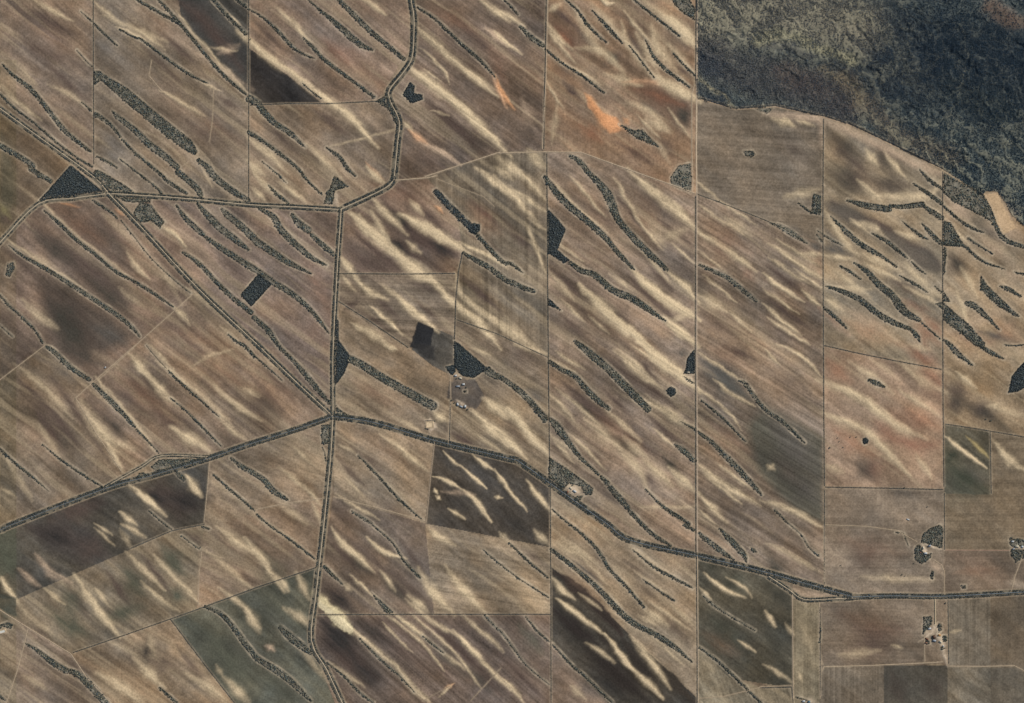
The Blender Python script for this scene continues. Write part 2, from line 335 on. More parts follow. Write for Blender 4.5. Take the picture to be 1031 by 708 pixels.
# ------------------------------------------------------------------ roads: (name, width m, colour, tree row offset, row width, density, label of the road, stations)
ROADS = []
def R(name, wid, col, off, rw, dens, label, *secs): ROADS.append((name, wid, col, off, rw, dens, label, pts(*secs)))
DIRT = (176,160,134); SEAL = (104,110,111)
R('road', 7, DIRT, 2.1, 2.2, .85, 'winding dirt road at the top edge', ('01','643,-60 645,0 655,60 656,130 648,230 612,290 560,355 562,400 598,480 592,560 578,700'),('11','576,40 540,78 368,160'))
R('road', 7.5, DIRT, 1.7, 1.6, .92, 'level dirt road meeting the diagonal road', ('11','366,162 200,152 0,142'),('10','700,115 430,98'))
R('road', 7, DIRT, 1.5, 1.5, .7, 'dirt road past the dark triangular wood', ('10','430,98 285,118 150,140 0,292'),('p','-30,275'))
R('road', 7, DIRT, 1.7, 1.5, .85, 'upper half of the diagonal dirt road', ('p','-30,86'),('00','0,430 185,565 370,700'),('10','430,98'))
R('road', 7, DIRT, 1.8, 1.7, .95, 'lower half of the diagonal dirt road', ('10','430,98 560,232 780,470 1023,700'),('21','40,0 185,140 335,280'))
R('road', 7.5, DIRT, 1.7, 1.6, .92, 'straight road above the five-way junction', ('11','368,160 352,400 336,708'),('21','335,140 335,280'))
R('road', 7.5, DIRT, 2.0, 1.8, .9, 'south road below the five-way junction', ('21','335,280 325,450 300,700'),('31','270,260 250,460 310,575 372,708 400,780'))
R('road', 6, SEAL, 1.7, 2.4, .95, 'highway left of the five-way junction', ('21','335,280 180,335 0,392'),('20','830,445 600,515 420,565 50,708'),('30','0,22'),('p','-40,545'))
R('road', 6, DIRT, 1.0, 1.2, .85, 'old road along the wooded road triangle', ('20','825,440 640,437 560,480 420,558'))
R('highway', 7, SEAL, 1.9, 2.6, .95, 'highway right of the five-way junction', ('21','335,280 500,305 735,375 1023,445'),('22','100,467 290,602 440,708'),('32','530,63 790,123 1023,178'),('33','150,232 340,285'))
R('highway', 7, SEAL, 1.6, 2.0, .92, 'right end of the highway', ('33','340,288 500,283 700,285 1023,268'),('p','1070,594'))
R('road', 8, DIRT, 1.4, 1.5, .9, 'short dirt road forking below the highway', ('33','10,205 90,258 150,297 250,296 345,292'))
# thin pale vehicle tracks
TRACKS = []
def T(wid, label, *secs, col=(172,152,126)): TRACKS.append((wid, label, pts(*secs), col))
T(7, 'sandy track from the top road to the central fence', ('01','700,700 1000,602'),('02','0,607 195,602 335,604 600,700'),('12','690,62 785,97'))
T(7, 'sandy track end joining the winding road', ('11','580,46 710,36 745,28'))
T(9, 'upper straight sandy track beside the scrubland', ('p','702,-60 701.8,40 701,150 701.5,194'), col=(190,168,140))
T(6, 'second sandy track beside the scrubland', ('p','699.5,85 696.5,95 696.5,150 697,172'))
T(6, 'straight sandy track down the middle', ('p','701.7,194 701.4,350 702,470 702,556'), col=(178,158,136))
T(6, 'straight sandy track below the highway', ('p','702,558 702.6,650 703,768'))
T(6, 'sandy track beside the tall top fence', ('p','551.5,0 549.5,80 546,150'))
T(6, 'track along the lower left paddocks', ('30','-80,290 0,340 120,415 280,512 345,610 440,708 470,760'))
T(5, 'track down from the lower left crossing', ('30','110,415 95,480 65,590 25,708'))
T(4, 'track across the dark hearted paddock', ('10','780,482 660,590 545,692'),('20','500,30 360,152 300,208'))
T(4, 'track along the left edge paddock', ('p','45,348 15,371 -10,390'))
T(4, 'track along the pasture edge', ('20','300,208 380,345 480,498'))
T(4, 'farm track from the highway up to the farm', ('21','790,390 802,210 800,120'))
T(5, 'track left of the chocolate field', ('21','738,380 722,520 705,700'), col=(160,140,118))
T(4, 'track across the pale paddock south of the junction', ('21','340,600 500,640 700,695'))
T(4, 'track left of the south road', ('20','0,0 0,0') if False else ('21','0,655 150,625 300,604'))
T(4, 'access track beside the pale field corner', ('20','830,448 822,560 808,700'))
T(4, 'track right of the olive field', ('30','800,100 788,200 785,320'))
T(5, 'track beside the square brown paddock', ('33','230,0 232,248'))
T(6, 'track at the bottom of the brown paddock', ('33','222,580 230,565 400,560 620,550 700,545'))
T(5, 'track below the grey brown paddock', ('33','725,562 860,563 985,560 1023,580'))
T(6, 'left track of the pale strip paddock', ('33','103,258 106,320 108,690'))
T(5, 'right track of the pale strip paddock', ('33','212,310 215,690'))
T(6, 'drive from the highway to the lowest farmstead', ('33','671,292 671,400'), col=(190,172,140))
T(5, 'track left of the lowest farmstead', ('33','628,445 630,545'))
T(4, 'track curving out of the wooded farm', ('33','665,140 695,160 706,185 708,275'))
T(4, 'pink track below the upper right farm field', ('33','710,102 965,103'), col=(168,132,112))
T(5, 'drive to the right edge farmstead', ('33','972,265 985,210 1008,150 1015,120'))
T(4, 'track top of the square paddock', ('33','235,2 400,8 520,25 600,70'))
T(4, 'sandy track under the scrubland', ('p','702,99.5 740,110.5 781,107.8 829,118 860,128 912,153.3 949,171'), col=(185,158,128))
T(4, 'sandy track beside the pointed scrub block', ('p','949,172 988,196.5'), col=(170,150,120))
T(4, 'faint farm track in the tall top paddock', ('00','600,240 590,300 640,360'))
T(3, 'faint track in the top left field', ('00','845,345 842,470 830,560'))
T(3, 'faint track on the dark brown hill', ('00','790,605 720,660'),)
T(3, 'faint track beside the ghost furrows', ('11','745,40 930,110 975,150'))
T(3, 'cream strip track below the dark paddock', ('32','800,690 900,682 1023,652'),('p','765,692 797,690'))
T(3, 'faint track at the far left', ('20','370,152 420,110'), ('p','137,348'))
T(4, 'faint sandy track to the water yard', ('21','738,378 735,390'))
T(3, 'thin track crossing dunes at the bottom', ('31','690,700 800,640'), col=(140,122,104))
T(3, 'thin track in the lower dark dunes', ('31','880,700 1000,570'), col=(150,132,112))
# rows of low scrub that grew up along the fences (dark thin lines)
FENCES = []
def H(w, d, label, *secs): FENCES.append((w, d, label, pts(*secs)))
H(.8,.8,'thin dark scrub line on the first straight fence from the left', ('p','93.8,-60 94,60 94.5,165'))
H(.8,.85,'thin dark scrub line on the second straight fence from the left', ('p','250.5,-60 250.5,90 250.5,203'))
H(.9,.8,'dotted dark scrub line under the black triangular field', ('p','252,106 290,104.5 330,104.5 380,102'))
H(.9,.85,'dark scrub line on the upper central fence', ('p','551,-60 549,60 548,100 547.5,150'))
H(1.1,.95,'dark scrub line on the long central fence above the highway', ('p','550.5,155 551.5,300 552.5,400 553.5,480'))
H(.7,.6,'faint scrub line on the central fence below the highway', ('p','554,486 554.5,570 555,768'))
H(1.1,.95,'dark scrub line beside the straight sandy track', ('p','700.2,198 700,350 700.6,556'))
H(.9,.9,'dark scrub line beside the lower straight track', ('p','701.2,562 701.8,650 702,768'))
H(.8,.9,'thin line of scrub on the fence left of the scrubland track', ('p','700.6,-60 700.5,85'))
H(1.1,.95,'dark scrub line on the fence left of the red field', ('p','829,120 828.5,220 829,350 830,489'))
H(.8,.7,'dark scrub line left of the square brown paddock', ('p','830,494 830,590'))
H(.9,.85,'dark scrub line on the fence right of the red field', ('p','949,173 949,300 949.5,420 950.3,490'))
H(.8,.6,'faint scrub line right of the square brown paddock', ('p','950.7,497 951,553'))
H(1.1,.95,'dark scrub line along the top of the red field', ('p','830,348 865,356 905,364 948,372'))
H(1.1,.95,'dark scrub line along the bottom of the red field', ('p','831,490.5 890,491.5 949,493'))
H(.8,.8,'dark scrub line above the dark green square field', ('p','952,427 985,432 1031,440 1070,446'))
H(.6,.5,'thin scrub line right of the dark green square field', ('p','997,435 998,497'))
H(.9,.9,'dark scrub line at the top of the horizontally furrowed paddock', ('p','341,275.5 400,276 458,275.5'))
H(1.2,.9,'dark scrub line right of the horizontally furrowed paddock', ('p','465.5,255 461.5,274 459,300 457.5,342'))
H(.7,.8,'thin scrub line slanting across the dunes to the farm field', ('p','340,303 370,322 411,350'))
H(.9,.95,'dotted dark scrub line along the lower straight field edge', ('p','320,619 437,618.5 500,618.5 554,618.5'))
H(.9,.95,'dark scrub line between olive paddock and the sandy paddock', ('p','74,657 130,638 198,614 260,591 318,571.5'))
H(.9,.9,'dark scrub line left of the green field', ('p','172,624 205,668 237,709 265,750'))
H(.6,.8,'thin scrub line from the fence into the plain brown paddock', ('p','702,195.5 724,203.5 760,217.5 790,230'))
H(.8,.8,'dark scrub line below the dark paddock at the highway', ('p','766,692.5 797,692 798.5,708'))
H(1.0,.9,'dark scrub line beside the pale strip paddock', ('p','825.5,612 826,700'))
H(.8,.8,'dark scrub line on the left bank of the square paddock farm drive', ('p','941,604 941,628'))
H(.8,.8,'thin scrub line along the farm track', ('p','453.5,402 453,425 452.3,445'))
H(1.0,.85,'dark scrub along the scrubland fence', ('p','704,98.5 740,109 781,106 829,116.5 860,126 912,151.5 949,169.5'))
H(.8,.6,'scrub line right of the lowest farmstead', ('p','954.5,604 955,668'))
H(.7,.7,'dark scrub line up from the olive paddock corner', ('p','132,552 173,534.5 206,528'))
H(.8,.8,'scrub line along the small paddock at the bottom', ('p','770,692.3 796,691'))
FENCES.pop()
H(.6,.7,'thin slanting scrub line above the central farm belt', ('p','460,322 500,336 530,350 552,360'))
# ------------------------------------------------------------------ sand drifts, hollows and stains in the soil
CREAM = (204,181,144); ORANGE = (206,150,104); DARK = (82,68,60); GREY = (90,84,76); RED = (140,100,80); OLIVE = (122,112,78); YARD = (188,168,142); PINK=(186,160,132); BLUE=(82,80,74); GREEN=(84,84,70)
ST = []
def s(tile, col, w, k, *lines):
    for l in lines: ST.append((tile, col, w, k, pts((tile, l))))
C = CREAM
s('00',C,20,.55,'130,0 200,40 280,80'); s('00',C,16,.45,'370,5 420,50 470,80','845,190 930,200'); s('00',C,12,.6,'470,110 520,132 590,172','645,365 700,395 800,455','800,330 870,358')
s('00',C,22,.4,'200,340 270,370 330,420','60,250 140,330','430,70 640,160','0,340 60,400 150,470'); s('00',C,14,.5,'715,70 780,150 860,240 960,345','545,120 640,190','900,50 960,120')
s('00',DARK,60,.35,'0,0 150,80 300,140','100,160 350,280'); s('00',DARK,90,.3,'650,450 800,520 960,600','600,320 720,420'); s('00',DARK,50,.55,'700,0 780,60 850,150','800,60 960,280')
s('00',PINK,26,.35,'760,200 980,340','870,210 940,180')
s('01',C,25,.8,'0,160 100,240 200,310 300,390 400,460 475,542'); s('01',C,20,.75,'460,0 540,55'); s('01',C,16,.5,'180,80 230,160 290,220','120,40 190,110'); s('01',C,26,.7,'680,120 750,180 850,270 960,360')
s('01',C,30,.65,'920,0 1023,80'); s('01',PINK,20,.9,'945,120 985,150 1023,180'); s('01',(206,162,124),13,.7,'970,310 990,350 1020,420'); s('01',C,30,.85,'655,275 720,330 800,390 900,480 1010,590')
s('01',C,22,.8,'605,475 650,520'); s('01',(206,162,124),22,.9,'640,520 700,568'); s('01',PINK,20,.8,'690,570 760,600 830,645'); s('01',(206,162,124),12,.5,'470,650 530,702'); s('01',C,26,.55,'10,560 90,620 150,680','240,580 300,640 360,700','0,640 60,690')
s('01',C,9,.3,'340,575 480,545 590,508')
s('01',C,10,.5,'690,200 770,270 790,320','730,440 790,460','700,280 760,320')
s('01',DARK,60,.3,'700,60 850,180 1000,300','640,600 800,680','700,420 900,560'); s('01',RED,60,.22,'300,200 480,220')
s('02',C,22,.7,'0,50 40,60 100,100'); s('02',C,18,.8,'0,135 40,170 90,208'); s('02',ORANGE,13,.65,'0,310 25,370 65,425'); s('02',C,26,.65,'200,90 240,150 290,185','210,40 250,20'); s('02',C,36,.5,'390,30 480,130 520,170','320,60 400,200')
s('02',C,30,.5,'330,190 420,210 510,300','440,300 560,340'); s('02',(206,160,122),14,.4,'510,325 600,325 680,330'); s('02',C,40,.85,'640,310 700,350 790,392'); s('02',C,34,.5,'530,410 600,440 670,500','600,480 680,520')
s('02',C,46,.65,'700,80 740,130 790,185','600,20 680,80 760,150','620,120 640,200 720,290'); s('02',C,26,.55,'500,110 520,180 640,320','560,140 640,290','690,190 780,290'); s('02',C,16,.9,'415,0 440,14 460,10'); s('02',C,40,.6,'130,600 190,660','10,630 100,700')
s('02',DARK,54,.55,'540,350 640,380 720,400 760,440'); s('02',DARK,60,.4,'220,100 310,190','440,210 480,260','690,400 740,520','200,230 350,330','640,540 700,620'); s('02',DARK,40,.35,'340,330 520,410','540,100 600,180','460,40 640,150'); s('02',C,26,.35,'640,570 680,640','240,420 220,560')
s('02',ORANGE,20,.9,'355,380 405,445'); s('02',ORANGE,36,1.1,'395,435 440,485 495,510'); s('02',ORANGE,20,.5,'500,470 520,490'); s('02',PINK,30,.3,'100,400 140,500')
s('03',C,32,.7,'400,600 440,650','40,470 110,500'); s('03',C,20,.6,'480,610 530,680 560,708'); s('03',PINK,30,.5,'20,455 120,462 215,480 225,560','240,480 420,560 600,650 700,690'); s('03',DARK,60,.4,'250,520 300,580 380,660','400,570 470,620 540,680','280,600 360,660 440,708'); s('03',DARK,50,.2,'40,540 180,640')
s('10',C,15,.85,'650,230 690,260 730,300'); s('10',C,20,.6,'510,340 550,400 585,430'); s('10',C,20,.7,'690,545 745,612'); s('10',C,36,.45,'100,530 150,580 215,625'); s('10',C,26,.3,'90,320 220,390','430,200 640,400 700,500','480,480 560,540'); s('10',ORANGE,12,.35,'235,135 310,150','460,160 500,190')
s('10',C,24,.5,'760,485 850,550 920,620'); s('10',C,18,.45,'880,630 960,700'); s('10',C,10,.4,'40,290 150,360 300,455','180,150 300,260 500,420','1000,0 1023,40','800,0 840,70'); s('10',OLIVE,24,.6,'0,140 40,190'); s('10',DARK,130,.5,'170,500 300,640 330,708'); s('10',DARK,60,.45,'130,230 260,330 420,440 600,540','330,420 470,560 560,620')
s('10',DARK,60,.35,'270,200 400,270','380,180 480,300','0,540 60,640'); s('10',DARK,40,.5,'0,150 50,220','0,300 120,380'); s('10',PINK,30,.3,'520,270 660,400'); s('10',DARK,60,.3,'560,600 760,660','820,560 960,620','650,300 700,350'); s('10',BLUE,50,.35,'360,620 500,690')
s('11',C,26,.65,'20,0 60,60 110,100 140,135'); s('11',C,22,.6,'130,60 200,110 220,130','20,80 60,120'); s('11',C,26,.75,'475,0 540,60'); s('11',C,36,.95,'425,195 500,265 600,350'); s('11',C,44,.95,'590,350 660,400 730,445'); s('11',C,30,.8,'740,455 800,520 900,600 980,690'); s('11',C,26,.75,'490,120 560,190 620,250')
s('11',C,24,.6,'490,180 560,290','440,190 470,260','640,130 690,180','630,290 680,330'); s('11',C,36,.9,'620,190 720,240 780,280 850,322'); s('11',C,26,.85,'360,350 430,430'); s('11',C,22,.8,'430,440 480,490 540,515'); s('11',C,24,.9,'590,500 660,570 740,635'); s('11',C,16,.75,'490,550 550,600 600,650')
s('11',C,30,.6,'440,620 500,660 560,708'); s('11',C,26,.6,'830,480 900,550 1020,640'); s('11',C,26,.75,'910,0 960,40 1030,95'); s('11',C,18,.75,'850,300 920,330 1010,385'); s('11',C,18,.45,'530,460 600,520','360,410 420,480','410,610 460,640','820,420 850,520'); s('11',(206,158,116),12,.9,'740,150 770,175')
s('11',DARK,36,.7,'540,140 620,230 700,290 820,340'); s('11',DARK,50,.65,'700,280 820,340'); s('11',DARK,40,.6,'520,240 640,330 760,400','570,180 700,240'); s('11',DARK,90,.45,'370,290 470,380 580,400'); s('11',DARK,40,.3,'370,500 460,560','520,130 540,90','600,80 680,140'); s('11',DARK,30,.3,'640,440 760,500','440,560 560,640'); s('11',RED,60,.15,'880,150 960,300','240,600 300,680')
s('12',C,24,.7,'0,40 60,100 140,190'); s('12',C,22,.65,'80,0 140,60 190,120','70,90 180,160'); s('12',C,34,.75,'540,20 620,90 720,170 790,235'); s('12',C,22,.75,'795,245 880,300 1010,392'); s('12',C,18,.35,'210,410 300,510','280,350 350,400'); s('12',C,34,.9,'350,480 420,550 500,620 590,690'); s('12',C,30,.9,'550,410 620,480 700,540 780,585')
s('12',C,24,.85,'680,410 740,460 790,520'); s('12',C,30,.9,'670,600 730,650 785,695'); s('12',C,34,.6,'0,600 80,660 130,700'); s('12',C,16,.45,'120,230 190,400','450,420 530,480','240,330 290,365','370,590 440,650','930,570 1000,640','130,200 200,250'); s('12',C,40,.35,'660,280 740,240','610,230 660,300','920,200 1000,260')
s('12',DARK,60,.35,'300,100 420,200 500,300','520,300 640,380','820,250 960,360','560,100 680,180','800,560 950,660','220,330 500,560'); s('12',RED,40,.3,'860,280 920,340','980,400 1010,430'); s('12',DARK,34,.3,'20,200 160,350','440,540 560,640'); s('12',C,30,.5,'800,500 900,560','0,0 60,40','700,600 790,560')
s('13',C,24,.65,'370,50 450,120','150,340 220,340','240,345 330,355','240,180 320,300 350,330'); s('13',C,36,.65,'450,110 560,112 640,110 700,50'); s('13',C,40,.45,'90,110 200,85'); s('13',C,20,.65,'30,310 120,370 220,440'); s('13',C,18,.7,'0,420 60,470 140,520','150,485 215,545'); s('13',C,14,.6,'0,545 60,600 130,650')
s('13',C,30,.55,'350,215 430,235 470,290','520,250 600,280','560,380 640,480','380,340 520,400','640,480 690,510','780,400 830,500'); s('13',C,24,.6,'280,410 400,500','240,520 300,560','760,500 800,620'); s('13',PINK,70,.7,'905,110 950,230 1010,270','720,120 800,190'); s('13',PINK,50,.35,'720,640 960,560','300,550 460,640','850,270 950,360','950,400 1023,440')
s('13',DARK,36,.65,'260,130 350,195 450,230 560,290','560,290 640,350 700,400'); s('13',GREY,60,.7,'560,310 700,400'); s('13',GREY,40,.6,'250,160 370,180','230,230 290,310 340,345','60,225 160,290','170,300 240,320'); s('13',DARK,60,.45,'720,340 790,420','440,60 560,70','310,20 400,70'); s('13',RED,50,.55,'620,590 700,660'); s('13',RED,30,.35,'590,640 640,708','220,560 320,650','530,520 640,560')
s('13',GREY,40,.55,'230,310 300,335','860,240 1000,300','830,640 1000,690'); s('13',DARK,50,.3,'0,250 150,420','0,600 180,700'); s('13',DARK,30,.4,'480,430 640,520')
s('20',C,30,.75,'520,40 560,90 600,130'); s('20',C,30,.7,'590,120 660,200 690,222'); s('20',C,26,.45,'860,170 920,230 1020,290','960,170 1020,200'); s('20',C,20,.55,'870,290 920,340 975,378'); s('20',C,36,.8,'690,330 750,370 815,410'); s('20',C,50,.65,'320,220 390,330 450,380 530,412'); s('20',C,26,.7,'420,370 480,490'); s('20',C,26,.35,'80,90 180,170 270,270','160,330 230,440','30,460 120,600')
s('20',C,18,.5,'590,0 680,90','430,180 520,290 600,400','380,130 430,200','640,80 800,200 900,300'); s('20',C,26,.9,'520,560 580,610 645,665'); s('20',C,20,.75,'480,665 540,708'); s('20',C,30,1.1,'740,520 790,590'); s('20',DARK,46,.5,'570,100 640,230','350,210 420,290 500,390'); s('20',DARK,70,.4,'220,10 420,80','620,270 760,370','420,120 560,260'); s('20',DARK,50,.3,'80,180 300,400','860,20 1000,200'); s('20',GREY,70,.35,'210,50 300,150'); s('20',C,14,.4,'780,70 830,40 910,20','10,570 60,600')
s('20',DARK,80,.5,'560,580 700,600','640,620 780,640','200,690 400,620')
s('21',C,14,.4,'360,390 430,430','180,400 260,480','380,520 460,600','60,50 240,180'); s('21',C,20,.65,'520,350 620,420 710,500'); s('21',C,34,.75,'735,262 790,300'); s('21',C,34,.85,'880,250 950,320 1030,398'); s('21',C,36,.85,'930,205 1023,290'); s('21',C,18,.5,'120,480 220,560 300,650','250,620 290,708'); s('21',C,24,.4,'130,640 230,708','600,290 690,350')
s('21',C,12,.95,'770,418 820,465 850,482','850,482 900,530 945,568','880,430 950,485 985,505'); s('21',C,16,1.0,'985,505 1023,560'); s('21',C,12,.9,'725,520 790,540 850,575'); s('21',C,20,1.1,'850,575 900,615 965,700'); s('21',C,13,.9,'790,645 860,690','740,600 760,610','975,598 1010,606','735,570 745,590'); s('21',C,18,.5,'350,590 430,640 520,690'); s('21',C,20,.75,'540,0 590,15')
s('21',DARK,50,.3,'0,180 120,290','420,140 560,230','0,210 60,260'); s('21',DARK,40,.3,'340,640 420,700','500,600 640,690'); s('21',C,14,.5,'880,10 960,40','900,350 1000,420'); s('21',DARK,50,.3,'910,130 1023,210'); s('21',PINK,16,.4,'760,580 900,590')
s('22',C,30,.8,'0,235 60,270 120,340 200,430'); s('22',C,28,.85,'0,330 60,390 110,440'); s('22',C,36,1.0,'580,0 660,70 785,165'); s('22',C,18,.6,'80,0 190,30'); s('22',C,24,.55,'480,30 560,110 640,160','500,30 610,130'); s('22',C,34,.65,'620,235 700,280 785,330'); s('22',C,24,.6,'440,260 500,310 560,370'); s('22',C,14,.45,'250,180 320,240 400,310','220,200 300,290')
s('22',C,40,.5,'360,300 480,400'); s('22',C,36,.55,'480,400 560,490 595,560','510,370 590,440'); s('22',C,30,.65,'690,490 750,550 790,580','590,460 690,550'); s('22',C,13,.9,'0,505 50,570 110,645'); s('22',C,22,1.0,'128,545 170,600 212,655'); s('22',C,16,.65,'870,145 930,190 1010,235'); s('22',C,24,.65,'800,470 880,540 1023,620','800,590 900,690'); s('22',C,16,.4,'600,200 700,290','220,360 300,420','590,640 780,640')
s('22',DARK,40,.5,'640,250 740,310','470,370 560,440','360,320 470,360','280,180 420,300'); s('22',DARK,80,.35,'380,250 600,400 700,430','460,60 620,200','40,20 160,60'); s('22',BLUE,60,.6,'815,60 900,110 960,180','830,110 1000,210'); s('22',DARK,30,.4,'900,0 1023,60','560,500 640,560'); s('22',GREY,40,.5,'120,175 195,225'); s('22',GREY,20,.4,'340,570 380,580'); s('22',DARK,40,.3,'30,290 120,400','820,380 1000,480')
s('22',C,28,.9,'290,560 320,575')
s('23',C,32,.7,'240,150 350,190 450,260 530,320 600,355'); s('23',C,32,.5,'340,70 400,110 490,180'); s('23',C,28,.7,'260,280 380,330 460,400 545,490'); s('23',C,34,.55,'560,90 640,150 700,180'); s('23',C,26,.5,'540,180 600,220 680,270','600,440 650,520','570,0 640,20'); s('23',C,36,.45,'240,480 300,500'); s('23',C,26,.3,'420,60 520,130','520,60 700,110')
s('23',RED,40,.5,'540,0 640,60'); s('23',RED,50,.55,'500,360 600,400 690,380','430,300 520,380'); s('23',RED,60,.35,'420,440 440,540','620,100 700,220','480,250 620,330'); s('23',GREY,80,.5,'370,450 430,530'); s('23',GREY,50,.35,'460,560 600,600'); s('23',C,22,.75,'760,110 830,165'); s('23',C,14,.95,'722,370 800,430 860,475'); s('23',(170,150,104),12,.8,'800,365 880,440')
s('23',C,30,.7,'910,390 960,450 1030,495'); s('23',C,24,.4,'900,240 1023,280','880,240 930,230'); s('23',C,13,.6,'0,20 50,70','60,0 150,50 210,110'); s('23',DARK,54,.5,'720,170 800,190','800,230 900,280','740,200 760,260'); s('23',C,22,.55,'0,620 100,650 200,708','10,475 30,490'); s('23',GREY,70,.35,'740,500 880,540'); s('23',GREEN,80,.5,'730,450 780,560 880,580'); s('23',DARK,50,.3,'0,100 200,260','40,440 140,560'); s('23',PINK,12,.5,'545,685 560,690')
s('30',C,20,.75,'490,0 570,48'); s('30',C,14,.45,'380,20 450,80','380,0 440,40'); s('30',PINK,24,.55,'150,130 200,190 270,225','80,180 150,240'); s('30',C,24,.9,'0,210 62,300'); s('30',C,26,.75,'310,220 400,350 460,430'); s('30',C,20,.6,'510,120 580,190 640,250','570,240 640,300 700,340','620,140 700,220 780,300'); s('30',C,28,.6,'870,20 950,80 1030,125','820,110 900,170 980,240'); s('30',C,18,.6,'880,260 960,320 1020,400','180,260 250,310','380,260 420,310')
s('30',C,46,.65,'400,600 480,640 560,708'); s('30',C,36,.65,'540,540 640,640'); s('30',C,36,.55,'750,600 850,660 900,708','900,620 980,700'); s('30',C,26,.3,'60,300 130,380 220,440','590,440 610,510','440,470 560,530','100,600 180,650'); s('30',GREEN,60,.5,'640,90 740,200','230,370 350,440','660,260 740,300'); s('30',GREEN,50,.35,'430,370 580,330','480,160 580,280','250,280 300,380'); s('30',DARK,80,.4,'120,10 260,60 330,120','300,60 420,130'); s('30',C,20,.35,'480,20 520,90','860,560 880,600')
s('30',DARK,60,.35,'600,540 700,560','260,540 380,620'); s('30',GREEN,90,.5,'760,400 850,460 940,600','850,500 1000,620'); s('30',GREEN,60,.6,'0,60 50,200','0,330 60,360'); s('30',YARD,14,.6,'0,425 30,432')
s('31',C,26,.65,'0,70 60,150 130,250'); s('31',C,22,.85,'340,30 380,80 440,130 485,175'); s('31',C,19,.85,'480,60 540,110 612,132'); s('31',C,26,.65,'120,215 155,262','190,200 235,290'); s('31',(206,188,146),30,1.1,'265,280 320,330'); s('31',(206,188,146),38,1.4,'320,330 370,380 400,412'); s('31',C,16,.8,'410,208 460,250 490,280'); s('31',C,18,.55,'530,190 580,260','640,310 720,380 820,440','380,240 410,260')
s('31',C,18,.8,'575,355 640,400 700,450'); s('31',C,36,.75,'680,190 740,280 800,345','640,290 700,340'); s('31',C,32,.7,'790,180 850,260 930,345'); s('31',C,24,.5,'730,30 810,80','720,20 760,60'); s('31',C,17,.75,'830,440 900,510 960,580 1020,640'); s('31',C,20,.6,'420,425 520,510 600,580 660,655 715,708'); s('31',C,18,.5,'770,510 850,570','330,550 450,640','860,370 1000,490'); s('31',C,34,.5,'150,335 245,400','0,340 40,420'); s('31',(206,164,124),12,.7,'780,650 815,630'); s('31',C,12,.6,'760,680 800,640'); s('31',PINK,22,.7,'70,480 100,500')
s('31',DARK,80,.5,'300,380 330,440 420,540','320,430 480,600'); s('31',DARK,56,.45,'300,230 400,330'); s('31',DARK,50,.35,'400,60 520,180','480,420 720,580','560,170 720,330','460,380 640,400'); s('31',GREEN,50,.35,'60,120 160,230','40,260 200,400'); s('31',C,24,.3,'200,480 330,640'); s('31',DARK,36,.35,'740,400 900,560'); s('31',GREEN,60,.4,'20,560 180,690')
s('32',(52,46,42),40,.9,'225,340 300,400 400,480'); s('32',(54,48,43),60,.85,'360,500 480,600 600,708'); s('32',(56,48,43),34,.85,'220,190 330,260 450,380 500,440'); s('32',(56,50,44),34,.85,'500,460 570,560 660,690'); s('32',(62,55,47),36,.8,'620,540 700,620 785,708'); s('32',(56,50,44),30,.85,'380,400 440,460 485,520')
s('32',C,22,.8,'215,210 260,260 310,300'); s('32',C,15,.9,'230,295 310,345 370,395 440,440'); s('32',C,18,1.0,'430,430 490,520 560,590'); s('32',C,26,1.0,'540,570 600,630 660,690'); s('32',C,26,.7,'530,440 600,530 690,650'); s('32',C,16,.6,'350,470 400,500 470,550','320,270 420,340'); s('32',C,30,.45,'290,640 350,690'); s('32',C,18,.75,'0,590 60,650 110,708'); s('32',DARK,40,.5,'10,510 100,600 190,700'); s('32',GREEN,46,.4,'90,400 190,520')
s('32',C,17,.85,'820,190 860,225 920,265 985,292'); s('32',C,14,.65,'910,210 980,250 1015,290'); s('32',C,15,.7,'955,460 1023,505','800,250 850,300'); s('32',C,36,.35,'260,60 400,160','560,120 700,220','460,170 560,300','620,430 780,560','400,230 520,380'); s('32',C,30,.6,'580,330 680,400','150,20 205,80'); s('32',C,24,.5,'10,30 50,70','240,70 330,130','560,360 640,400'); s('32',DARK,40,.3,'100,100 190,160','550,200 640,300','380,100 430,160'); s('32',GREEN,60,.4,'860,380 960,480','920,210 980,260')
s('32',GREY,14,.5,'300,140 420,240')
s('33',C,20,.8,'0,350 32,400'); s('33',C,18,.5,'80,400 110,440','0,560 50,590 100,625','130,590 140,620'); s('33',DARK,90,.4,'300,370 420,440 560,400','360,480 480,490'); s('33',DARK,80,.25,'300,60 480,150','340,180 440,90'); s('33',C,30,.3,'400,210 640,220','150,420 180,500','300,520 440,500'); s('33',PINK,26,.5,'650,140 700,200','240,255 300,268','90,240 150,280 280,280'); s('33',(150,112,86),30,.2,'760,190 900,180'); s('33',DARK,60,.4,'500,600 540,700','640,620 690,680'); s('33',C,14,.4,'500,480 540,490','730,430 770,420'); s('33',GREY,60,.3,'0,30 60,80'); s('33',C,20,.4,'20,80 100,120 200,180')
s('33',YARD,18,1.1,'620,85 628,110 640,120'); s('33',YARD,10,.8,'630,75 690,98'); s('33',YARD,26,.75,'645,430 680,440 700,470'); s('33',YARD,12,.8,'625,455 660,425 672,400 690,450 715,545'); s('33',YARD,14,.8,'975,90 1023,92 1050,92'); s('33',YARD,30,.4,'960,230 1023,240')
s('21',YARD,30,.6,'800,110 830,130 850,160'); s('21',YARD,12,.6,'820,215 870,250'); s('22',YARD,44,.9,'290,560 320,585'); s('22',YARD,8,.7,'300,510 280,540'); s('21',YARD,8,.6,'895,55 870,85 830,80'); s('33',YARD,20,.5,'150,700 200,705')
s('21',YARD,30,1.2,'706,304 735,306','706,318 738,320'); s('22',YARD,24,.8,'745,128 775,140')
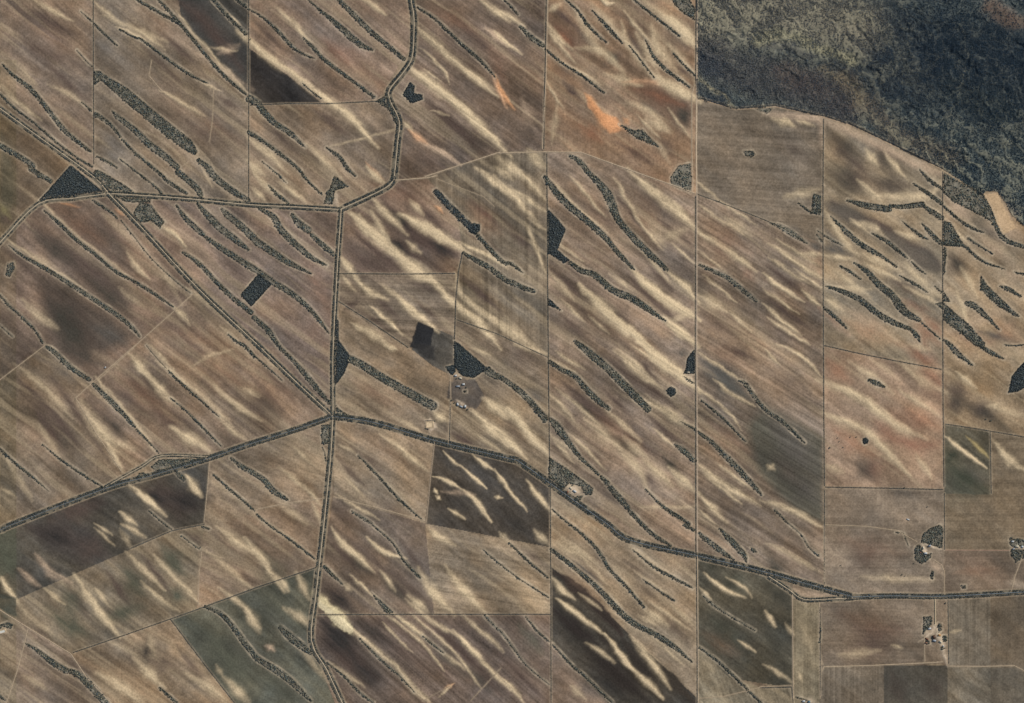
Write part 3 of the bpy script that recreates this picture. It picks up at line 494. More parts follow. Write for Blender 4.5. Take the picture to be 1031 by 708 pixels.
s('12',GREY,30,.4,'700,720 770,740'); s('11',YARD,14,.6,'345,85 352,150'); s('03',(128,108,92),50,.9,'930,20 960,60 1023,90','870,0 900,40'); s('11',DARK,22,.5,'380,560 430,530')

s('22',GREY,70,.4,'1090,330 1180,420 1290,540','1060,260 1200,360'); s('23',GREY,80,.45,'30,300 120,400 215,480','100,520 215,620'); s('23',BLUE,50,.3,'60,330 200,420')
s('22',C,14,.55,'215,60 300,100','240,30 340,90','540,0 620,60','560,200 660,260','300,360 420,480','620,330 700,400','230,380 300,460'); s('12',C,14,.5,'230,60 330,170 420,240','300,40 420,180','220,280 330,360','480,60 560,200 640,300','260,520 340,600','580,330 680,440','700,300 780,370')
s('22',DARK,22,.4,'260,140 360,230 470,330','540,40 640,140','420,170 540,290','600,280 740,400','340,390 440,500','500,330 600,420','640,60 760,160'); s('12',DARK,22,.4,'230,90 330,200','420,60 520,160 640,320','330,440 460,560 560,660','520,420 640,540 740,620','590,370 700,480','640,200 770,300','220,400 330,500')
s('02',C,14,.5,'210,130 300,240','240,240 400,330','520,60 640,210','200,330 260,420','600,240 720,310','560,460 640,540','690,440 760,540'); s('02',DARK,24,.45,'300,100 400,200','520,120 600,260','640,60 760,200','700,250 770,310','560,400 660,460','260,320 340,400','470,560 620,650','210,20 330,120')
s('01',DARK,24,.35,'660,90 800,220 940,370','640,330 800,480 900,580','800,60 1000,240','30,90 150,210','250,130 420,280','240,420 400,540','60,480 200,610'); s('00',DARK,24,.35,'130,40 280,140','60,140 220,260','180,250 350,400','640,130 820,300','560,180 720,330','860,380 960,440','450,330 600,480')
s('12',C,12,.45,'800,60 900,140 1010,210','810,150 960,250','830,430 940,520','800,330 900,400'); s('22',C,12,.5,'800,30 960,130','810,180 900,250 960,320','880,470 1000,560','830,520 960,620','800,650 860,700')
s('13',C,12,.5,'20,360 160,450','60,290 200,380','0,480 120,570','20,600 160,690','120,400 215,470'); s('13',DARK,20,.4,'0,380 160,500','60,330 210,430','0,510 180,640','20,440 200,560')
s('20',DARK,26,.35,'60,120 200,260 330,430','200,120 330,300 430,460','480,90 620,250 760,380','660,240 820,370','140,260 260,420'); s('21',DARK,24,.35,'780,330 900,400','860,230 1000,350','830,370 900,400','10,120 140,260','60,80 200,240','400,400 560,520','350,440 460,560')
s('31',DARK,26,.35,'340,80 440,190','500,140 640,300','600,60 700,200','560,380 700,500 820,640','700,380 860,520 1000,680','640,400 760,520','380,480 520,620','330,480 440,620'); s('31',C,12,.5,'560,370 680,460 760,560','660,370 800,490 900,620','360,370 480,470','540,400 640,500'); s('30',DARK,26,.35,'90,330 200,470','260,230 360,380','420,180 520,330','560,120 680,280','740,30 820,80','480,500 620,600','700,480 820,640')
s('10',DARK,30,.3,'60,340 160,440','300,230 480,380','560,300 700,430','690,260 900,420','870,330 980,440','40,430 110,520'); s('11',DARK,24,.4,'400,230 520,340 640,430','470,150 600,260','640,120 800,260','860,100 1000,240','860,250 1010,340','480,480 600,600','660,520 760,600','840,420 1010,580'); s('32',C,14,.4,'240,120 340,220','300,90 440,240','520,80 640,160','540,180 700,290','600,300 760,420','560,390 740,560','690,320 780,400'); s('32',DARK,26,.25,'330,140 460,280','500,140 640,250','640,350 760,470')


s('02',(146,108,80),70,.22,'220,430 420,560','200,60 330,180','420,540 700,640','620,220 760,330'); s('01',(150,108,82),60,.3,'300,160 460,300','480,300 560,380','700,40 900,120','960,200 1020,330'); s('00',(140,104,80),60,.25,'120,100 300,200','560,40 760,180','680,420 960,560')
s('10',(146,108,80),60,.3,'180,130 420,300','470,260 640,400','640,640 900,700'); s('12',(150,112,84),50,.28,'560,0 760,110','300,160 460,260','820,200 1010,330','800,360 900,430'); s('22',(148,110,82),60,.28,'380,270 600,420','820,0 1010,90','840,300 1000,420'); s('11',(146,106,80),60,.28,'480,60 700,140','220,330 330,600','870,130 1000,260')
s('23',(160,104,76),60,.35,'600,40 690,150','260,330 420,430','560,250 690,330','240,60 330,140'); s('13',(164,116,86),60,.35,'560,560 690,700','300,600 520,690','900,600 1010,690'); s('33',(146,108,82),70,.2,'740,110 960,230','300,60 560,120','300,350 560,440'); s('32',(150,116,88),50,.25,'240,120 420,300','580,60 760,160','820,430 960,520'); s('30',(146,110,82),50,.25,'400,540 620,700','840,140 1000,230')
s('20',(146,110,82),60,.28,'740,0 1010,180','480,120 700,300','90,300 240,480'); s('21',(150,114,86),60,.22,'420,160 700,260','20,120 240,260','400,320 660,480')

DG = (66,62,54); DK = (50,47,44)
s('p',DG,60,.3,'765,440 822,492','775,475 824,520'); s('p',DG,60,.3,'735,385 790,440','745,440 790,480')
s('31',DK,80,.75,'300,390 420,520'); s('31',DK,60,.5,'400,520 520,640','300,260 420,340','440,390 560,470'); s('31',DG,40,.45,'400,110 500,210','520,200 640,320','700,440 860,600','860,560 960,660')
s('30',DK,70,.55,'150,20 300,80','560,500 600,505'); s('20',DK,70,.6,'560,590 660,620','660,600 800,640'); s('30',(70,70,60),70,.5,'740,410 840,480','800,520 900,600','880,450 960,520'); s('31',(70,70,60),60,.45,'60,180 160,300','100,620 220,700','20,330 100,420'); s('30',(76,76,62),50,.45,'180,330 320,440','420,370 560,320','650,100 720,190','500,190 560,280','250,250 330,330')
s('23',(64,66,54),60,.6,'720,480 860,570','720,420 760,460'); s('23',DG,60,.4,'360,470 440,520','720,210 800,240','800,250 940,290'); s('32',(62,60,50),50,.5,'810,150 900,180','840,330 1000,440','880,220 960,250','860,400 940,480','820,420 900,560'); s('33',(60,58,50),60,.5,'0,90 90,260','10,240 100,330','0,430 80,560')
s('10',DG,90,.6,'190,520 320,660','240,600 340,720'); s('10',DG,60,.45,'140,260 300,380','340,430 520,580','230,430 330,500'); s('13',DG,50,.5,'260,140 420,230','440,260 560,320','580,330 690,400','740,340 790,430'); s('11',DK,34,.45,'560,160 640,240','720,290 810,350','540,270 640,340'); s('02',DG,36,.45,'560,350 700,400','720,420 760,500','230,110 310,190','440,210 480,260')
s('00',DK,60,.2,'720,20 840,140','850,120 960,270'); s('33',DG,80,.4,'480,600 560,690','620,600 690,690'); s('20',DG,40,.4,'580,120 650,230','410,280 500,370','250,10 410,80'); s('22',DG,26,.4,'640,250 740,320','660,440 720,500','300,220 440,330','420,330 560,430'); s('21',DG,40,.3,'30,190 130,290')
s('22',C,34,1.0,'580,0 660,70 785,165'); s('12',C,30,.9,'350,480 420,550 500,620 590,690','550,410 620,480 700,540 780,585','670,600 730,650 785,695'); s('11',C,32,.8,'425,195 500,265 600,350 660,400 730,445','620,190 720,240 780,280 850,322'); s('02',C,40,.7,'700,80 740,130 790,185','640,310 700,350 790,392')

PATCH = []
def patch(c, k, soft, *secs): PATCH.append((c, k, soft, pts(*secs)))
patch((42,42,43), .95, 1.0, ('11','672,606 735,632 722,700 690,716 640,706'))
patch((50,48,46), .8, 2.5, ('21','640,-10 735,0 740,60 700,50'))
patch((214,196,156), .95, 1.2, ('31','268,296 300,318 345,352 385,378 412,402 418,425 400,434 375,420 330,385 300,345 270,320'))
patch((208,148,102), .8, 2.5, ('02','355,385 395,418 430,455 475,466 492,495 486,522 450,528 425,500 392,458 362,425'))
patch((72,72,62), .7, 1.0, ('p','-30,590 16.4,602 16.4,621 0,612.5 -30,600'))
patch((88,88,72), .6, 1.5, ('p','-30,545 0,536 16.4,531 16.4,572 -30,600'))
patch((66,64,60), .55, 5.0, ('00','715,5 840,0 975,140 978,350 900,280 800,150'))
patch((60,64,64), .85, .8, ('p','0,612 16,621 16,640 0,652')) if False else None
patch((92,84,76), .7, 1.0, ('p','457,379 464,379 470,382 478,382 474,390 462,396 455,392'))
patch((74,70,64), .5, 3.0, ('p','936,640 942,637 945,645 938,650'))
patch((190,160,122), .8, 1.5, ('p','989,196 1004,194 1014,214 1024,230 1010,236 996,222'))
patch((70,72,58), .45, 8.0, ('p','0,134 6,150 16,170 16,205 0,222'))
for k_p, q_p in enumerate(('930.5,629.5 934.5,628.5 935.5,632 931,633','950.5,640 954,641 953.5,645.5 950,645','944.5,627 948,628 948.6,631.5 945,631','932,644.5 936,645 936.5,648 932.5,648.5','947,650.8 950,650.6 950,654 947.5,654','924.5,549.5 927,549 927.4,553 924.8,553.5','934,546 938,545 938.5,548 935,548.8','466.6,393 470,392.6 470,395 467,395.4','1016,541 1020,540.5 1019.5,543.5 1016,544','1024,543 1028,543 1028,546 1024.5,546')):
    P_('p', q_p, .9, 'clump')

s('13',DG,70,.35,'250,20 380,90','420,30 560,90'); s('03',DG,70,.4,'270,540 380,620','430,590 560,690','260,640 360,708')
s('13',(104,94,82),46,.5,'240,140 330,190 430,230','440,230 540,300 640,360','560,320 690,400'); s('13',C,20,.6,'720,230 800,290','300,240 420,330','400,250 340,200','240,470 400,480','560,470 690,540','400,380 520,440','640,150 700,190')
s('03',C,16,.6,'80,470 110,500','130,475 190,500'); s('12',DARK,24,.3,'240,560 360,680','560,480 700,600','330,560 470,680'); s('22',DARK,24,.35,'420,40 560,160','330,200 460,320','560,130 700,230','220,260 330,360')
s('13',RED,60,.45,'620,600 690,690','740,660 900,690'); s('23',RED,46,.45,'500,370 680,400','600,30 690,80'); s('02',(130,92,70),40,.5,'230,110 310,190','540,350 640,380 740,420','330,500 420,560')

patch((76,68,60), .8, 12.0, ('10','150,440 220,450 330,520 450,590 540,660 420,730 250,730 190,600'))
patch((86,84,72), .85, 9.0, ('p','771,408 829,441 829.5,528 800,515 765,475 752,430'))
patch((84,74,66), .6, 10.0, ('10','120,220 260,300 420,420 560,520 500,560 330,440 180,330'))
patch((88,78,68), .6, 9.0, ('10','250,180 420,230 520,330 480,360 330,260'))
patch((60,56,52), .7, 8.0, ('31','290,370 400,400 460,500 540,600 480,640 380,560 300,470'))
patch((64,60,56), .55, 8.0, ('20','560,590 640,575 760,560 830,480 820,620 700,640 600,640'))
patch((60,56,54), .5, 8.0, ('30','110,0 350,0 440,120 330,170 200,110'))
patch((96,84,72), .5, 10.0, ('13','240,0 400,20 540,80 420,105 300,70'))
patch((92,84,74), .55, 8.0, ('13','250,130 350,160 560,270 700,380 690,420 560,380 420,290 300,200'))
patch((104,84,68), .5, 9.0, ('02','520,350 660,375 740,400 770,440 740,520 690,480 600,430'))
patch((96,80,70), .5, 7.0, ('11','540,130 680,210 820,310 830,350 700,330 600,240'))
patch((98,84,74), .45, 10.0, ('11','370,270 470,330 580,400 420,410 370,380'))
# ------------------------------------------------------------------ soil map (real soil colours: loam, sand drifts, stubble)
DUNE = 37.0
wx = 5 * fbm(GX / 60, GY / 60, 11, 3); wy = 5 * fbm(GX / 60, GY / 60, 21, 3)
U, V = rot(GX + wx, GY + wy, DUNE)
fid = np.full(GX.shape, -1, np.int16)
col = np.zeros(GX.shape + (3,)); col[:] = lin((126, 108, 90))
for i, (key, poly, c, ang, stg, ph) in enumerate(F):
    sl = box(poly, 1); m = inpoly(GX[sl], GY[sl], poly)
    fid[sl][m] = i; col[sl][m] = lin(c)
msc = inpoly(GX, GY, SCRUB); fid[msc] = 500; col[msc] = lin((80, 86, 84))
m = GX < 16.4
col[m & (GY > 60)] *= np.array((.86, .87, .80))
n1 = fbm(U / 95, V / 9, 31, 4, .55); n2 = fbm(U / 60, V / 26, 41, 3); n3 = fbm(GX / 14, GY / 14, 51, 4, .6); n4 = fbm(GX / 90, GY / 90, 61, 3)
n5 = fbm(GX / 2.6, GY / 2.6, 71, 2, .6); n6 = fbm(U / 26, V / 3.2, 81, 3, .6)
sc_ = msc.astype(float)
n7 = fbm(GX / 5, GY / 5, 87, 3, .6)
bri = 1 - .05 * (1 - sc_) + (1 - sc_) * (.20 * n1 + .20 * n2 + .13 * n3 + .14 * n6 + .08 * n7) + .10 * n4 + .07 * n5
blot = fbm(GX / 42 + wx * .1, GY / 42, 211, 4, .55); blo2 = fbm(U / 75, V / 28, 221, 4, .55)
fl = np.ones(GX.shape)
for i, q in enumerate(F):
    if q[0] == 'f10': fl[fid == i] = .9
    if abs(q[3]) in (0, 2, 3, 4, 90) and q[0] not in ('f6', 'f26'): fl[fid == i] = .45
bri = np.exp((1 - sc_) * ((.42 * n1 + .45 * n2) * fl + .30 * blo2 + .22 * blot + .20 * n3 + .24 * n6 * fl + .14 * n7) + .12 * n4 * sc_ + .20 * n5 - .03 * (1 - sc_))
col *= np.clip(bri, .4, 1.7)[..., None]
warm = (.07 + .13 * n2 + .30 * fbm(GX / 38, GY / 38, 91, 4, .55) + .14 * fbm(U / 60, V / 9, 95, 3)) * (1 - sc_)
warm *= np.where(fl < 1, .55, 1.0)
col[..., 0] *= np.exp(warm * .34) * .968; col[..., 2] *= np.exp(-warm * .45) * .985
crm = np.clip((fbm(U / 130, V / 6, 101, 3, .5) - .14) * 2.8, 0, 1) * (1 - sc_)    # faint natural drifts everywhere
dkf = np.zeros(GX.shape)
for i, q in enumerate(F):
    if sum(q[2]) < 300 or q[0] in ('f7','f11','f16','f16b','f17','f18','f18b','f19','f20','f21','f22','f14','f15'): dkf[fid == i] = 1
crm = crm * (1 - dkf)
k_ = (crm * .24)[..., None]; col = col * (1 - k_) + lin(CREAM) * 1.0 * k_
# bare patches, burnt or cleared ground with an edge of its own
col *= .90
def put_patches(lo, hi):
  for c, k, soft, P in PATCH:
    if not (lo <= soft < hi): continue
    P = np.asarray(P).copy(); P[:, 2] = 0; sl = box(P, soft * 2 + 4)
    xq = GX[sl] + .9 * fbm(GX[sl] / 3.5, GY[sl] / 3.5, 231, 2); yq = GY[sl] + .9 * fbm(GX[sl] / 3.5, GY[sl] / 3.5, 232, 2)
    d, _, _ = segdist(xq, yq, P, closed=True); sd = np.where(inpoly(xq, yq, P), -d, d)
    PATCH_A = (np.clip(.5 - sd / soft, 0, 1) * k)[..., None]
    col[sl] = col[sl] * (1 - PATCH_A) + lin(c) * (1 + .22 * n3[sl] + .12 * n5[sl])[..., None] * PATCH_A
put_patches(3.5, 99)
# smoothly blended drifts
height = np.zeros(GX.shape)
wn = fbm(U / 22, V / 5, 111, 3); wn2 = fbm(GX / 7, GY / 7, 121, 3, .6)
sx_ = GX + 1.6 * fbm(GX / 11, GY / 11, 171, 3, .6); sy_ = GY + 1.6 * fbm(GX / 11, GY / 11, 181, 3, .6)
n8 = fbm(U / 9, V / 2.2, 191, 3, .65)
ST.sort(key=lambda q: 0 if sum(q[1]) < 300 else 1)
for tile, c, w, k, P in ST:
    w = w * S
    if sum(c) < 300: k *= 1.7
    elif c == CREAM: w *= .88
    P = np.asarray(P, float); ex = .10 if sum(c) > 300 and w < 11 and tile not in ('21', '32') else 0.0
    if ex:                                     # drifts feather out into long thin tails
        tl_ = np.hypot(*np.diff(P[:, :2], axis=0).T).sum() * ex
        for a_, b_ in ((0, 1), (-1, -2)):
            v_ = P[a_, :2] - P[b_, :2]; v_ /= max(np.hypot(*v_), 1e-6); g_ = np.array([*(P[a_, :2] + v_ * tl_), np.nan])
            P = np.vstack([g_, P]) if a_ == 0 else np.vstack([P, g_])
    P = smooth(P, 4) if len(P) > 2 else P
    P = P.copy(); P[:, 2] = 0
    pad = w * 1.7 + 3
    sl = box(P, pad)
    if GX[sl].size == 0: continue
    d, _, t = segdist(sx_[sl], sy_[sl], P)
    ln = max(1e-6, np.hypot(*(P[-1, :2] - P[0, :2])))
    e = np.clip(np.minimum(t, 1 - t) * ln / max(min(w * 4.0, ln * .45), 1e-3), 0, 1)
    wl = w * (.27 + .34 * e) * (1 + .30 * wn[sl] + .16 * wn2[sl])
    wl = np.maximum(wl, .35)
    a = np.exp(-(d / wl) ** (2.1 if w < 10 else 1.6)) * (k * (1.25 if w < 10 or sum(c) > 400 else .95) * (.45 + .55 * e) * (1 + .12 * n3[sl] + .16 * n5[sl] + .40 * n8[sl]))
    a = np.clip(a, 0, 1)
    hard = tile == '30' and False
    fk = a[..., None]
    col[sl] = col[sl] * (1 - fk) + lin(c) * (1 + .10 * n3[sl] + .06 * n5[sl])[..., None] * fk
    if sum(c) > 430 and w < 14: height[sl] = np.maximum(height[sl], 4.0 * a)
put_patches(0, 3.5)
# scrubland ground: sand ridges between the mallee
def paint(pl, c, w, k, seed, hard=2.0):
    P = pts(('p', pl)); P = np.asarray(P); P[:, 2] = 0
    sl = box(P, w * 1.4 + 8)
    d, _, t = segdist(GX[sl] + 6 * wn2[sl], GY[sl] + 6 * n3[sl], P)
    a = np.clip(np.exp(-(d / (w / 2)) ** hard) * k, 0, 1) * sc_[sl]
    col[sl] = col[sl] * (1 - a[..., None]) + lin(c) * a[..., None]
paint('702,45 740,70 800,85 850,108', (80, 77, 74), 46, .85, 1, 4)
paint('705,92 725,98', (52, 60, 66), 22, .9, 1, 4)
paint('700,60 720,68', (62, 67, 74), 22, .7, 1, 4)
paint('758,44 790,47 815,56', (52, 58, 68), 8, .8, 1, 3)
paint('790,72 830,88 860,105', (92, 78, 70), 26, .6, 1, 3)
paint('880,60 940,60 1000,70 1060,70', (36, 46, 54), 112, .92, 1, 4)
paint('1000,110 1060,150', (56, 63, 63), 70, .6, 1, 3)
paint('960,62 975,40', (42, 51, 56), 34, .6, 1, 3)
paint('955,90 1000,110 ', (52, 58, 56), 30, .5, 1, 3)
paint('1000,10 1024,24 1070,10', (98, 82, 70), 18, .7, 1, 4)
paint('850,80 900,135 960,160', (104, 92, 76), 22, .6, 1, 3)
paint('720,14 800,14 860,24', (124, 116, 98), 60, .8, 1, 3)
paint('762,40 800,36 830,52 858,60', (138, 132, 104), 12, .7, 1, 3)
paint('705,24 742,44', (140, 134, 112), 3, .6, 1); paint('704,78 738,107', (142, 132, 104), 4, .7, 1)
paint('830,70 850,80 868,100', (122, 108, 84), 12, .5, 1)
for pl in ('966,20 974,50 972,80', '972,70 966,95 955,120'): paint(pl, (120, 116, 98), 1.4, .5, 1)
us, vs = rot(GX + 10 * n3, GY + 10 * wn2, 40)
rg = 1 - np.abs(fbm(us / 34, vs / 11, 131, 3, .5)) * 2.6
rg = np.clip(rg, 0, 1) ** 2
eastness = np.clip((GX - 860) / 90, 0, 1) * np.clip((150 - GY) / 50, 0, 1)
smoothz = np.exp(-(segdist(GX, GY, [[702, 62, 0], [760, 78, 0], [840, 95, 0]])[0] / 28) ** 4)
ridge = rg * sc_ * (1 - .85 * eastness) * (1 - .85 * smoothz)
col = col * (1 - (ridge * .42)[..., None]) + lin((140, 134, 110)) * (ridge * .42)[..., None]
sw = np.clip(1 - np.abs(fbm(GX / 9, GY / 9, 141, 3, .6)) * 6, 0, 1) * sc_
col = col * (1 - (sw * .14)[..., None]) + lin((140, 138, 120)) * (sw * .14)[..., None]
height += 9 * ridge + sc_ * 11 * (fbm(us / 20, vs / 9, 151, 3) + .3)
height += (1 - sc_) * (1.5 + 1.6 * fbm(U / 70, V / 16, 161, 2))
# ground under the belts (leaf litter) and the bare sand margin round them
sdf = np.full(GX.shape, 99.0)
for b in BELTS:
    P = np.asarray(b['P'])
    if not b['poly']:
        P = smooth(P, 3); P[:, 2] = np.maximum(P[:, 2] * .84, .3)
    b['Q'] = P
    sl = box(P, 16)
    d, wl, t = segdist(GX[sl], GY[sl], P, closed=b['poly'])
    sd = np.where(inpoly(GX[sl], GY[sl], P), -d, d) if b['poly'] else d - wl
    sdf[sl] = np.minimum(sdf[sl], sd)
off = ~msc
rim = ((.36 + .5 * wn2) * np.exp(-((sdf - .8) / .7) ** 2) * (sdf > -.2) + .12 * np.exp(-np.maximum(sdf, 0) / 4.0) * (sdf > 0)) * off
rim = np.clip(rim * (1 + .5 * n3), 0, 1)[..., None]
col = col * (1 - rim) + lin((182, 165, 138)) * rim
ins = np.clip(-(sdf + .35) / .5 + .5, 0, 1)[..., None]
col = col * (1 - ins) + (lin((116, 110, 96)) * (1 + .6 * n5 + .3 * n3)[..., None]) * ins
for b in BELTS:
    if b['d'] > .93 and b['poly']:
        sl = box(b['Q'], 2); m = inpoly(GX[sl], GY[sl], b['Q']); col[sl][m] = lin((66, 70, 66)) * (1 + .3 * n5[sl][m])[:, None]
# road reserves: weedy verges
def corridor(P, wv, c, k):
    P = np.asarray(P).copy(); P[:, 2] = 0
    sl = box(P, wv + 2)
    d, _, t = segdist(GX[sl], GY[sl], P)
    a = (np.clip((wv / 2 - d) / .6 + .5, 0, 1) * k)[..., None]
    col[sl] = col[sl] * (1 - a) + lin(c) * (1 + .3 * n5[sl])[..., None] * a
for name, wid, c, offs, rw, dens, lab, P in ROADS:
    if len(P) > 2: P[:] = [list(p) for p in smooth(P, 4)]
    corridor(P, 2 * offs + rw + 3.2, (160, 142, 116), .5); corridor(P, 2 * offs + rw + .5, (100, 94, 80) if wid != 9 or c != SEAL else (92, 92, 86), .85)
for wid, lab, P, c in TRACKS: corridor(P, wid / 8 + 1.6, (158, 140, 114), .35)
for w_, d_, lab, P in FENCES: corridor(P, 3.4, (164, 146, 120), .30); corridor(P, 1.1 * w_, (92, 82, 70), .75)
# bare soil the ploughs never reach: fade the relief at the map rim
edge = np.minimum.reduce([GX - X0, X1 - GX, GY - Y0, Y1 - GY]); height *= np.clip(edge / 10, 0, 1)
height = np.maximum(height, 0)
col = np.clip(col, .004, .8)
print('soil map', round(time.time() - T0, 1))
def hz(px, py):
    px = np.asarray(px, float); py = np.asarray(py, float)
    fx = np.clip((px - X0) / G, 0, NX - 1.001); fy = np.clip((py - Y0) / G, 0, NY - 1.001)
    i = fx.astype(int); j = fy.astype(int); a = fx - i; b = fy - j
    h = (height[j, i] * (1 - a) + height[j, i + 1] * a) * (1 - b) + (height[j + 1, i] * (1 - a) + height[j + 1, i + 1] * a) * b
    return h
def sample(arr, px, py):
    i = np.clip(((px - X0) / G).astype(int), 0, NX - 1); j = np.clip(((py - Y0) / G).astype(int), 0, NY - 1)
    return arr[j, i]
# ------------------------------------------------------------------ scene helpers
scene = bpy.context.scene
COL = bpy.data.collections.new('country'); scene.collection.children.link(COL)
def mesh_np(name, co, loops, sizes, mat, cols=None, smoothsh=False, loc=(0, 0, 0)):
    me = bpy.data.meshes.new(name)
    co = np.asarray(co, np.float32); loops = np.asarray(loops, np.int32); sizes = np.asarray(sizes, np.int32)
    me.vertices.add(len(co)); me.vertices.foreach_set('co', co.ravel())
    me.loops.add(len(loops)); me.loops.foreach_set('vertex_index', loops)
    me.polygons.add(len(sizes)); me.polygons.foreach_set('loop_start', np.concatenate([[0], np.cumsum(sizes)[:-1]]).astype(np.int32))
    me.polygons.foreach_set('loop_total', sizes)
    if smoothsh: me.polygons.foreach_set('use_smooth', np.ones(len(sizes), bool))
    if cols is not None:
        a = me.color_attributes.new('tint', 'FLOAT_COLOR', 'POINT')
        c4 = np.ones((len(co), 4), np.float32); c4[:, :3] = cols; a.data.foreach_set('color', c4.ravel())
    me.update(calc_edges=True)
    me.materials.append(mat)
    o = bpy.data.objects.new(name, me); o.location = loc; COL.objects.link(o)
    return o
def tag(o, label=None, cat=None, group=None, kind=None):
    if label: o['label'] = label
    if cat: o['category'] = cat
    if group: o['group'] = group
    if kind: o['kind'] = kind
    return o
def nodes(name):
    m = bpy.data.materials.new(name); m.use_nodes = True; nt = m.node_tree
    bs = nt.nodes['Principled BSDF']; bs.inputs['Roughness'].default_value = 1; bs.inputs['Specular IOR Level'].default_value = .05
    return m, nt, bs
def N(nt, t, **kw):
    n = nt.nodes.new(t)
    for k, v in kw.items(): setattr(n, k, v)
    return n
def math_(nt, op, a, b=None):
    n = N(nt, 'ShaderNodeMath', operation=op)
    for i, v in enumerate((a, b)):
        if v is None: continue
        if hasattr(v, 'is_linked') or isinstance(v, bpy.types.NodeSocket): nt.links.new(v, n.inputs[i])
        else: n.inputs[i].default_value = v
    return n.outputs[0]
# soil: mapped soil colour, plough furrows along each field's own direction, clod speckle
soil, nt, bs = nodes('soil')
at = N(nt, 'ShaderNodeAttribute', attribute_name='tint'); geo = N(nt, 'ShaderNodeNewGeometry')
ang = N(nt, 'ShaderNodeAttribute', attribute_type='OBJECT', attribute_name='furrow_angle')
dep = N(nt, 'ShaderNodeAttribute', attribute_type='OBJECT', attribute_name='furrow_strength')
vr = N(nt, 'ShaderNodeVectorRotate', rotation_type='Z_AXIS')
nt.links.new(geo.outputs['Position'], vr.inputs['Vector']); nt.links.new(ang.outputs['Fac'], vr.inputs['Angle'])
def streaks(sx, sy, det):
    mp = N(nt, 'ShaderNodeVectorMath', operation='MULTIPLY'); mp.inputs[1].default_value = (sx, sy, 0)
    nt.links.new(vr.outputs[0], mp.inputs[0])
    nz = N(nt, 'ShaderNodeTexNoise', noise_dimensions='2D'); nz.inputs['Scale'].default_value = 1; nz.inputs['Detail'].default_value = det
    nt.links.new(mp.outputs[0], nz.inputs['Vector']); return math_(nt, 'SUBTRACT', nz.outputs[0], .5)
f1 = streaks(1 / 1400, 1 / 17, 1); f2 = streaks(1 / 900, 1 / 42, 0); f3 = streaks(1 / 3000, 1 / 150, 1)
fs = math_(nt, 'ADD', math_(nt, 'MULTIPLY', f1, .60), math_(nt, 'ADD', math_(nt, 'MULTIPLY', f2, .50), math_(nt, 'MULTIPLY', f3, .34)))
fs = math_(nt, 'MULTIPLY', fs, dep.outputs['Fac'])
nz = N(nt, 'ShaderNodeTexNoise', noise_dimensions='2D'); nz.inputs['Scale'].default_value = 1 / 14; nz.inputs['Detail'].default_value = 3
nt.links.new(geo.outputs['Position'], nz.inputs['Vector'])
sp = math_(nt, 'MULTIPLY', math_(nt, 'SUBTRACT', nz.outputs[0], .5), .80)
tot = math_(nt, 'ADD', math_(nt, 'ADD', fs, sp), 1.0)
mul = N(nt, 'ShaderNodeVectorMath', operation='SCALE'); nt.links.new(at.outputs['Color'], mul.inputs[0]); nt.links.new(tot, mul.inputs['Scale'])
nt.links.new(mul.outputs[0], bs.inputs['Base Color'])
# foliage and plain tinted material
leaf, nt, bs = nodes('foliage')
at = N(nt, 'ShaderNodeAttribute', attribute_name='tint'); geo = N(nt, 'ShaderNodeNewGeometry')
nz = N(nt, 'ShaderNodeTexNoise'); nz.inputs['Scale'].default_value = .5; nt.links.new(geo.outputs['Position'], nz.inputs['Vector'])
mul = N(nt, 'ShaderNodeVectorMath', operation='SCALE'); nt.links.new(at.outputs['Color'], mul.inputs[0])
nt.links.new(math_(nt, 'ADD', math_(nt, 'MULTIPLY', nz.outputs[0], .8), .6), mul.inputs['Scale']); nt.links.new(mul.outputs[0], bs.inputs['Base Color'])
def plain(name, c, rough=.9, noise=.2, scale=.06):
    m, nt, bs = nodes(name); bs.inputs['Roughness'].default_value = rough
    nz = N(nt, 'ShaderNodeTexNoise'); nz.inputs['Scale'].default_value = scale; nz.inputs['Detail'].default_value = 4
    geo = N(nt, 'ShaderNodeNewGeometry'); nt.links.new(geo.outputs['Position'], nz.inputs['Vector'])
    rp = N(nt, 'ShaderNodeValToRGB'); cc = lin(c)
    rp.color_ramp.elements[0].position = .3; rp.color_ramp.elements[1].position = .7
    rp.color_ramp.elements[0].color = (*[min(1, v * (1 - noise)) for v in cc], 1); rp.color_ramp.elements[1].color = (*[min(1, v * (1 + noise)) for v in cc], 1)
    nt.links.new(nz.outputs[0], rp.inputs[0]); nt.links.new(rp.outputs[0], bs.inputs['Base Color']); return m
MATS = {}
def pm(c, **k):
    if c not in MATS: MATS[c] = plain('surface_%d' % len(MATS), c, **k)
    return MATS[c]
# ------------------------------------------------------------------ the ground
WXY = np.stack([(GX - CX) * M, (CY - GY) * M, height], -1).reshape(-1, 3)
CF = col.reshape(-1, 3)
def land(cells, name, angle, strength):
    j, i = np.nonzero(cells)
    if not len(j): return None
    a = j * NX + i
    q = np.stack([a + NX, a + NX + 1, a + 1, a], 1)
    u, inv = np.unique(q, return_inverse=True)
    o = mesh_np(name, WXY[u], inv.ravel(), np.full(len(q), 4), soil, CF[u], True)
    o['furrow_angle'] = math.radians(angle); o['furrow_strength'] = strength
    return o
cid = fid[:-1, :-1]
LOOK = {}
for i, (key, poly, c, ang_, stg, ph) in enumerate(F):
    o = land(cid == i, 'field', ang_, stg)
    if o: tag(o, ph, kind='structure')
o = land(cid == 500, 'scrubland_ground', 40, 0.0); tag(o, 'dark sandy ground of the scrubland at the upper right', kind='structure')
o = land(cid == -1, 'terrain', 40, .5); tag(o, 'open farmland beyond the mapped fields', kind='structure')
gm = pm((126, 108, 90))
R_ = 60000.0
